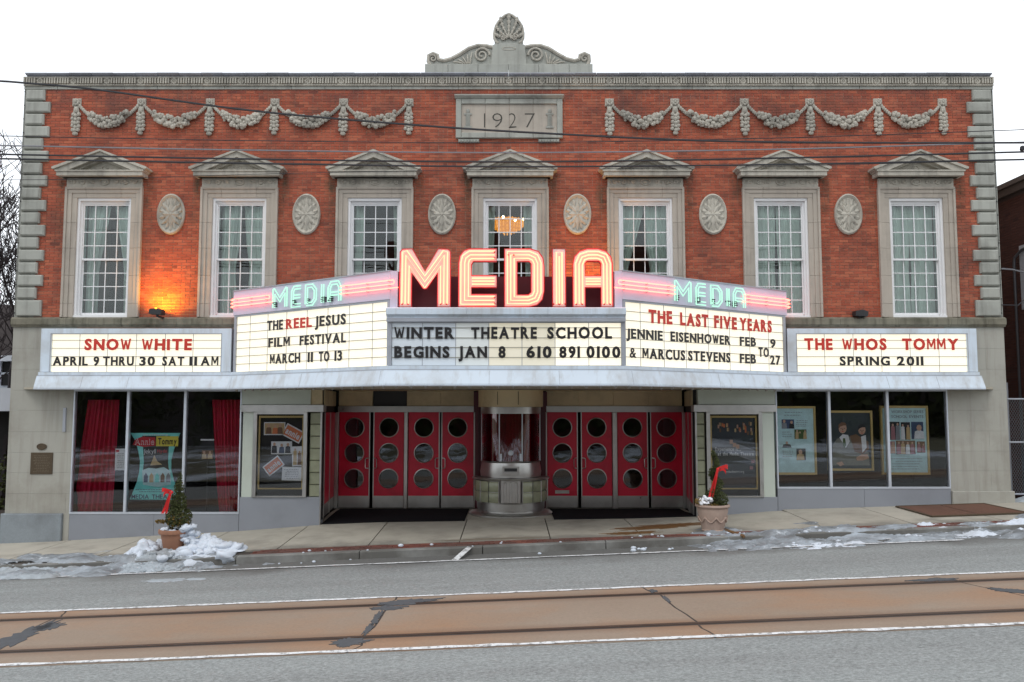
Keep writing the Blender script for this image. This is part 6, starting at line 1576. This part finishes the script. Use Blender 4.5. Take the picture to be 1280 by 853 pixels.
m_ = MB(); r_ = random.Random(8)
for cx_, cy_, cz_, n_, sp, r0_, r1_ in ((.26, -.10, .47, 16, .07, .04, .08), (.33, -.02, .36, 12, .06, .04, .08), (.02, -.16, .43, 8, .05, .03, .05), (-.16, -.08, .46, 8, .04, .03, .05), (.38, -.06, .22, 12, .07, .05, .09)):
    for _ in range(n_): clod(m_, lx + cx_ + r_.gauss(0, sp), ly + cy_ + r_.gauss(0, sp * .7), lz + cz_ + r_.gauss(0, sp * .5), r_.uniform(r0_, r1_), r_)
m_.build('pot_snow', M['snow'], smooth='all', recalc=False, label='clods of snow lying in and beside the left terracotta pot', cat='snow', kind='stuff')
for nm, x0_, x1_, sd, lb in (('ice_sheet', -14, -4.0, 1, 'grey ice and slush along the left kerb'), ('ice_sheet', 2.8, 13.8, 5, 'grey ice and slush along the right kerb')):
    field(nm, x0_, x1_, -3.9, -1.6, 220, 60, lambda x, y: (-.028 if x < 0 else -.045) + base_in(y) * .35 + .055 * gauss(0, y, 0, -2.75 if x < 0 else -2.9, 1, .55) + .10 * fb(x * .55, y, 1.6, sd) - (.05 if -5.6 < x < -4.6 else 0) * 1, M['ice'], lb, 'ice')
field('snow_strip', -14, -7.4, -3.85, -2.7, 200, 40, lambda x, y: -.035 + base_in(y) * .35 + .07 * gauss(0, y, 0, -3.2, 1, .22) + .12 * fb(x * .6, y, 2.6, 12), M['dirtysnow'], 'broken strip of refrozen snow in the left gutter')
field('snow_strip', 6.9, 13.5, -3.6, -2.4, 200, 40, lambda x, y: -.06 + base_in(y) * .35 + .05 * gauss(0, y, 0, -2.95, 1, .25) + .13 * fb(x * .6, y, 2.6, 17), M['snow'], 'thin broken snow on the right kerb')
field('snow_patch', 3.3, 6.7, -4.0, -2.3, 160, 60, lambda x, y: -.05 + base_in(y) * .4 + .05 * gauss(x, y, 4.7, -3.2, 1.2, .4) + .10 * fb(x * .7, y, 3, 21), M['ice'], 'slush and meltwater ice round the urn foot', 'ice')
field('snow_patch', 4.4, 6.8, -4.1, -3.2, 100, 40, lambda x, y: -.02 + .05 * gauss(x, y, 5.6, -3.6, .9, .22) + .05 * fb(x * .7, y, 3, 25), M['snow'], 'flat white snow patch in the gutter right of the urn')
field('snow_patch', -6.6, -4.9, -4.8, -4.2, 60, 30, lambda x, y: -.015 + .03 * gauss(x, y, -5.75, -4.5, .55, .16) + .02 * fb(x, y, 3, 31), M['dirtysnow'], 'thin snow smear on the road below the left pot')
m_ = MB(); r_ = random.Random(21)
for k in range(60):
    x, y = (r_.uniform(2.3, 6.5), r_.uniform(-3.5, -2.4)) if k < 44 else (r_.uniform(-4.8, 2), r_.uniform(-3.3, -2.6)); s_ = r_.choice((.015, .02, .02, .03, .045)); m_.ball((x, y, gz(x, y) + s_ * .4 + (0)), (s_ * 1.3, s_, s_ * .8), 6, 4)
m_.build('ice_crumbs', M['snow'], smooth='all', label='scattered white crumbs of ice along the kerb', cat='ice', kind='stuff')
# brown wet stain by the urn and a timber offcut in the gutter
wetm = simple('wet_brown_stain', (.17, .09, .035), .45, var=.3, scale=5)
blob('wet_stain', 3.35, -1.35, 1.15, .30, wetm, swk, dz=.004, seed=14, rot=.28); blob('wet_stain', 2.5, -2.1, .5, .16, wetm, swk, dz=.004, seed=15)
blob('wet_stain', -.2, -2.25, .9, .10, simple('damp_patch', (.2, .17, .13), .6), swk, dz=.004, seed=16)
m_ = MB(); m_.T = None; a = Vector((xf(909, 655, -2.5), -2.3, 0)); b_ = Vector((xf(927, 668, -2.9), -3.05, 0)); a.z = gz(a.x, a.y) + .02; b_.z = gz(b_.x, -2.9) + .0
m_.tube([a, b_], .035, 4); m_.build('drain_trough', wetm, label='rust brown drain trough crossing the kerb beside the urn', cat='drain')

# ---------------------------------------------- overhead wires
def wire(pts, Y, r, mat, lbl):
    P = [Vector((at(u, v, Y)[0], Y, at(u, v, Y)[1])) for u, v in pts]; fine = []
    for i in range(len(P) - 1):
        p0, p1, p2, p3 = P[max(i - 1, 0)], P[i], P[i + 1], P[min(i + 2, len(P) - 1)]
        for k in range(6):
            t = k / 6; fine.append(.5 * ((2 * p1) + (p2 - p0) * t + (2 * p0 - 5 * p1 + 4 * p2 - p3) * t * t + (3 * p1 - p0 - 3 * p2 + p3) * t ** 3))
    fine.append(P[-1]); MB().tube(fine, r * 1.3, 5).build('overhead_wire', mat, label=lbl, cat='wire', group='cables strung across the street front', recalc=False)
wire([(-60, 99), (0, 101.5), (33, 104), (120, 112), (320, 139), (540, 158), (704, 168), (880, 176), (1060, 178.5), (1280, 178.5), (1380, 178)], -5.5, .014, M['wire'], 'thick cable falling from the upper left across the garlands')
wire([(-60, 168), (0, 170), (320, 176), (640, 178.5), (960, 173), (1245, 163.5), (1280, 162)], -1.2, .008, M['wire'], 'thin wire just under the garlands')
wire([(-60, 181), (0, 182), (320, 188), (640, 191), (960, 187), (1240, 179), (1380, 175)], -4.5, .011, M['wire2'], 'pale grey cable above the two thick black ones')
wire([(-60, 192), (0, 193), (320, 199), (640, 202.5), (960, 198), (1280, 190), (1380, 187)], -5, .013, M['wire'], 'upper of the two thick black cables')
wire([(-60, 197.5), (0, 198.5), (320, 204.5), (640, 208.5), (960, 206), (1280, 199.5), (1380, 197)], -5, .013, M['wire'], 'lower of the two thick black cables')
wire([(-60, 225.5), (0, 225), (110, 224), (320, 218), (560, 213), (760, 211), (1000, 207.5), (1280, 200)], -2.2, .005, M['wire'], 'thinnest wire crossing below the pediment tips')
ins = thing('insulator', 'dark cable clamp hanging on the wires at the right edge', 'insulator', (*[at(1277, 186, -5.3)[0]], -5.3, at(1277, 186, -5.3)[1]))
ix, iz = at(1278, 185, -5.3); m_ = MB(); m_.tube([(ix - .02, -5.3, iz - .04), (ix + .03, -5.3, iz), (ix + .2, -5.3, iz + .05)], .035, 7); m_.ball((ix, -5.3, iz), .04, 7, 5); m_.build('clamp', M['wire'], ins)
# string of bulbs wires at corners
for s, X in ((-1, XL + .035), (1, XR - .04)):
    m_ = MB(); z = ZBELT1 + .1
    m_.tube([(X, -.03, ZBELT1), (X, -.03, zc[0])], .005, 4)
    while z < zc[0]: m_.ball((X + rnd.uniform(-.01, .01), -.035, z), .016, 5, 4); z += .33
    m_.build('light_string', M['black'], label='dark light string down the %s corner of the facade' % ('left' if s < 0 else 'right'), cat='light string')

# ---------------------------------------------- neighbours
brk = brick_material('dark_brick', (.055, .02, .017), (.07, .026, .02), (.09, .034, .026), stains=False)
nb = thing('brick_neighbour', 'dark red brick building across the alley right of the theatre', 'building', (17, 8, 0))
nx = 12.75
zt2 = 8.15
MB().box(nx + .02, 26, .6, 16, -.5, zt2).build('wall', simple('dark_mortar', (.07, .05, .045), .9), nb)
m_ = MB(); z = .2; r = 0
while z < zt2 - .3:
    y = .62 - (.105 if r % 2 else 0)
    while y < 6:
        a = max(y, .6); m_.add([(nx, a, z), (nx, y + .2, z), (nx, y + .2, z + .058), (nx, a, z + .058), (nx + .03, a, z), (nx + .03, y + .2, z), (nx + .03, y + .2, z + .058), (nx + .03, a, z + .058)], [(0, 1, 2, 3), (0, 1, 5, 4), (3, 2, 6, 7), (1, 2, 6, 5)]); y += .21
    z += .068; r += 1
o = m_.build('brickwork', brk, nb, recalc=False); o['kind'] = 'stuff'
m_ = MB(); m_.box(nx - .18, 26.2, .4, 16.2, zt2, zt2 + .12); m_.box(nx - .10, 26.1, .5, 16.1, zt2 - .18, zt2); m_.build('eave', simple('brown_eave', (.09, .07, .06), .7), nb)
MB().box(nx - .02, nx + .05, .9, 1.25, 5.0, 6.6).build('window', M['alu'], nb)
m_ = MB(); py = 1.35
m_.tube([(nx - .1, py, .3), (nx - .1, py, 6.15), (nx - .1, py - .03, 6.32), (nx - .05, py - .25, 6.48), (nx - .05, py - .7, 6.52)], .035, 7)
m_.build('conduit', simple('galvanised_pipe', (.10, .10, .11), .4, metal=.6), nb, smooth='all')
MB().tube([(XR, -.05, 5.8), (12.0, .4, 5.86), (12.75, .9, 5.85)], .02, 5).build('service_cable', M['wire2'], label='pale service cable bridging the alley to the brick building', cat='wire')
MB().tube([(XR - .05, -.06, 4.95), (12.1, .4, 5.0), (12.75, .8, 5.4)], .012, 5).build('service_cable', M['wire'], label='thin black cable drooping across the alley', cat='wire')
# chain link gate
fg = thing('chain_link_fence', 'chain-link fence closing the alley right of the theatre', 'fence', (12.1, .45, .4))
zg0, zg1 = .55, zf(499, .45); m_ = MB()
for z in (zg0, zf(553, .45), zg1): m_.tube([(11.5, .45, z), (14.5, .45, z)], .022, 6)
m_.build('rail', M['mqgrey'], fg)
for x in (11.56, 14.4): MB().tube([(x, .45, .2), (x, .45, zg1 + .1)], .03, 6).build('post', M['mqgrey'], fg)
m_ = MB(); k = 0
for i in range(-60, 70):
    for s in (-1, 1):
        x0_ = 11.5 + i * .06; x1_ = x0_ + s * (zg1 - zg0) * .62
        pts = []
        lo, hi = max(11.5, min(x0_, x1_)), min(14.5, max(x0_, x1_))
        if hi - lo < .02: continue
        f_ = lambda x: zg0 + (x - x0_) / (x1_ - x0_) * (zg1 - zg0)
        m_.tube([(lo, .45, f_(lo)), (hi, .45, f_(hi))], .0025, 3)
o = m_.build('mesh', M['mqgrey'], fg, recalc=False); o['kind'] = 'stuff'
field('alley_snow', 11.5, 13.2, -.6, 1.6, 40, 40, lambda x, y: -.02 + .20 * gauss(x, y, 12.1, .35, .5, .35) + .05 * fb(x, y, 4, 3), M['dirtysnow'], 'grey snow piled at the foot of the alley fence')
MB().box(12.2, 12.45, 1.5, 1.55, .5, 3.2).build('downpipe', M['mqgrey'], label='pale upright panel standing in the alley behind the fence', cat='panel')

# house at the left
hs = thing('white_house', 'grey-roofed house with white porch beyond the left corner', 'house', (-15.5, 7, -.8))
Yh = 5.0
shg = simple('grey_shingles', (.10, .085, .085), .9, var=.3, scale=14); wpt = simple('white_clapboard', (.60, .63, .68), .6, var=.06, scale=3)
X = lambda u, v: xf(u, v, Yh)
zr0, zr1 = zf(446, Yh), zf(404, Yh)
MB().box(-22, X(17, 500), Yh + .1, Yh + 6, -1.5, zr0).build('wall', wpt, hs)
MB().prism([(-24, zr0), (-12.2, zr0), (-12.2, zr0 + 1.9), (-14.6, zr0 + .1)], Yh - .2, Yh + 6.2).build('roof_gable', shg, hs)
m_ = MB(); 
for k in range(10):
    z = zr0 + .16 * k; m_.box(-24, -11.9, Yh - .5 + .1 * k, Yh - .3 + .1 * k, z, z + .15)
m_.build('shingle_course', shg, hs); MB().box(-24, -11.9, Yh - .55, Yh - .3, zr0 - .16, zr0).build('gutter', wpt, hs)
wz0, wz1 = zf(482, Yh), zf(452, Yh); MB().box(X(1, 470), X(13, 470), Yh + .05, Yh + .1, wz0, wz1).build('window', M['dark'], hs)
m_ = MB(); m_.box(X(-1, 470), X(1, 470), Yh, Yh + .12, wz0, wz1); m_.box(X(12.5, 470), X(15, 470), Yh, Yh + .12, wz0, wz1); m_.box(X(-1, 470), X(15, 470), Yh, Yh + .12, (wz0 + wz1) / 2 - .03, (wz0 + wz1) / 2 + .03); m_.build('window_trim', wpt, hs)
MB().box(-22, -11.8, Yh - 1.6, Yh + .1, zf(514, Yh - 1), zf(486, Yh - 1)).build('porch_roof', wpt, hs)
m_ = MB(); m_.box(-22, -11.9, Yh - .2, Yh + .05, -1.4, zf(514, Yh - 1)); m_.build('porch_wall', M['dark'], hs)
MB().box(-14.6, -14.4, Yh - 1.5, Yh - 1.35, -1.2, zf(514, Yh - 1)).build('porch_post', simple('brown_post', (.10, .055, .04), .7), hs)
m_ = MB(); rr = random.Random(5); leaf_cloud(m_, (-13.2, 3.2, .4), (1.0, .6, 1.1), 700, .07, rr); o = m_.build('side_shrub', M['leaf'], recalc=False, label='dark evergreen shrub in the gap left of the theatre', cat='shrub')
m_ = MB(); m_.tube([(-11.9, 1.2, -.3), (-13.6, .8, -.9)], .02, 6); m_.build('handrail', M['mqgrey'], label='grey handrail sloping down left of the theatre', cat='handrail')

# bare trees
def bare_tree(x, y, z, h, seed, lbl, r0=.22, lean=0, grp=None, depth=6):
    rr = random.Random(seed); t = thing('bare_tree', lbl, 'tree', (x, y, z), grp); tr = MB(); tw = MB()
    def grow(p, d, r, ln, lvl):
        mb = tr if lvl < 2 else tw; pts = [p]; q = Vector(p); dd = d.copy()
        for k in range(4):
            dd = (dd + Vector((rr.uniform(-1, 1), rr.uniform(-1, 1), rr.uniform(-.3, .5))) * .16).normalized(); q = q + dd * ln / 4; pts.append(q.copy())
        r2 = r * .62; mb.tube(pts, r, 6 if lvl < 3 else 4, r1=r2)
        if lvl >= depth: return
        for k in range(3 if lvl < 4 else 2 + (rr.random() < .5)):
            a = Vector((rr.uniform(-1, 1), rr.uniform(-1, 1), rr.uniform(-.1, .9))).normalized(); b_ = pts[-1] if k < 2 else pts[rr.choice((2, 3))]
            grow(b_, (dd * .75 + a * .75).normalized(), max(.011, r2 * rr.uniform(.65, .9)), ln * rr.uniform(.62, .82), lvl + 1)
    grow(Vector((x, y, z)), Vector((lean, 0, 1)).normalized(), r0, h * .30, 0)
    tr.build('trunk', M['bark'], t, recalc=False); tw.build('crown', M['bark'], t, recalc=False)
bare_tree(-13.22, 2.4, -1, 10.4, 31, 'bare dark tree beside the left corner of the theatre', .19, .0, None, 7)
bare_tree(-14.6, 4.6, -1, 11.5, 17, 'second bare tree a little behind the first at the left edge', .15, .02, None, 7)
bare_tree(-18.6, 10, -1, 15, 8, 'distant bare tree behind the white house', .2, .1)

# the other side of the street (seen in the glass)
sb = MB().grid(50, 24, lambda s, t: (-70 + 140 * s, -14.6 - 45 * t, .04 * max(-8, min(8, (-70 + 140 * s))) - .10 + .12 * noise.noise(Vector((s * 30, t * 12, 0))) * (1 if t > 0 else 0)))
def lawnmat():
    m, t, b = newmat('patchy_snow_lawn')
    c = mixc(t, ramp(t, nzn(t, .35, 6, .6, (1, .5, 1)), .44, .56), (.55, .60, .68), (.10, .09, .05)); t.links.new(c, b.inputs['Base Color']); b.inputs['Roughness'].default_value = .9; return m
sb.build('snow_lawn', lawnmat(), None, smooth='all', recalc=False, kind='structure')
ob = thing('street_building', 'brick building across the street seen mirrored in the upper windows', 'building', (2, -44, 0))
MB().box(-10, 14, -60, -44, -.5, 15.5).build('wall', simple('far_brick', (.14, .05, .04), .9), ob)
MB().box(-4, -1.5, -60, -44.5, 15.5, 19).build('chimney', simple('far_chimney', (.12, .05, .04), .9), ob)
for k in range(6):
    for z in (3.5, 8.5): MB().box(-8.6 + 4 * k, -7.2 + 4 * k, -44.05, -43.9, z, z + 2.4).build('window', M['dark'], ob)
for sx, (xa, xb) in enumerate(((-70, -11), (15, 70))):
    MB().box(xa, xb, -60, -46, -.5, 6.5).build('terrace_wall', simple('far_wall', (.06, .05, .045), .9), None, label='long dark terrace across the street, %s of the brick building' % ('left', 'right')[sx], cat='building')
m_ = MB(); rr = random.Random(2)
for k in range(46): leaf_cloud(m_, (-66 + 3 * k + rr.uniform(-1, 1), -41 + rr.uniform(-1, 1), 3.0 + rr.uniform(-.6, 1.2)), (2.4, 1.6, 3.4), 190, .5, rr)
tag(m_.build('far_hedge', M['leaf'], None, recalc=False), 'dark line of evergreens across the street', 'hedge', kind='stuff')
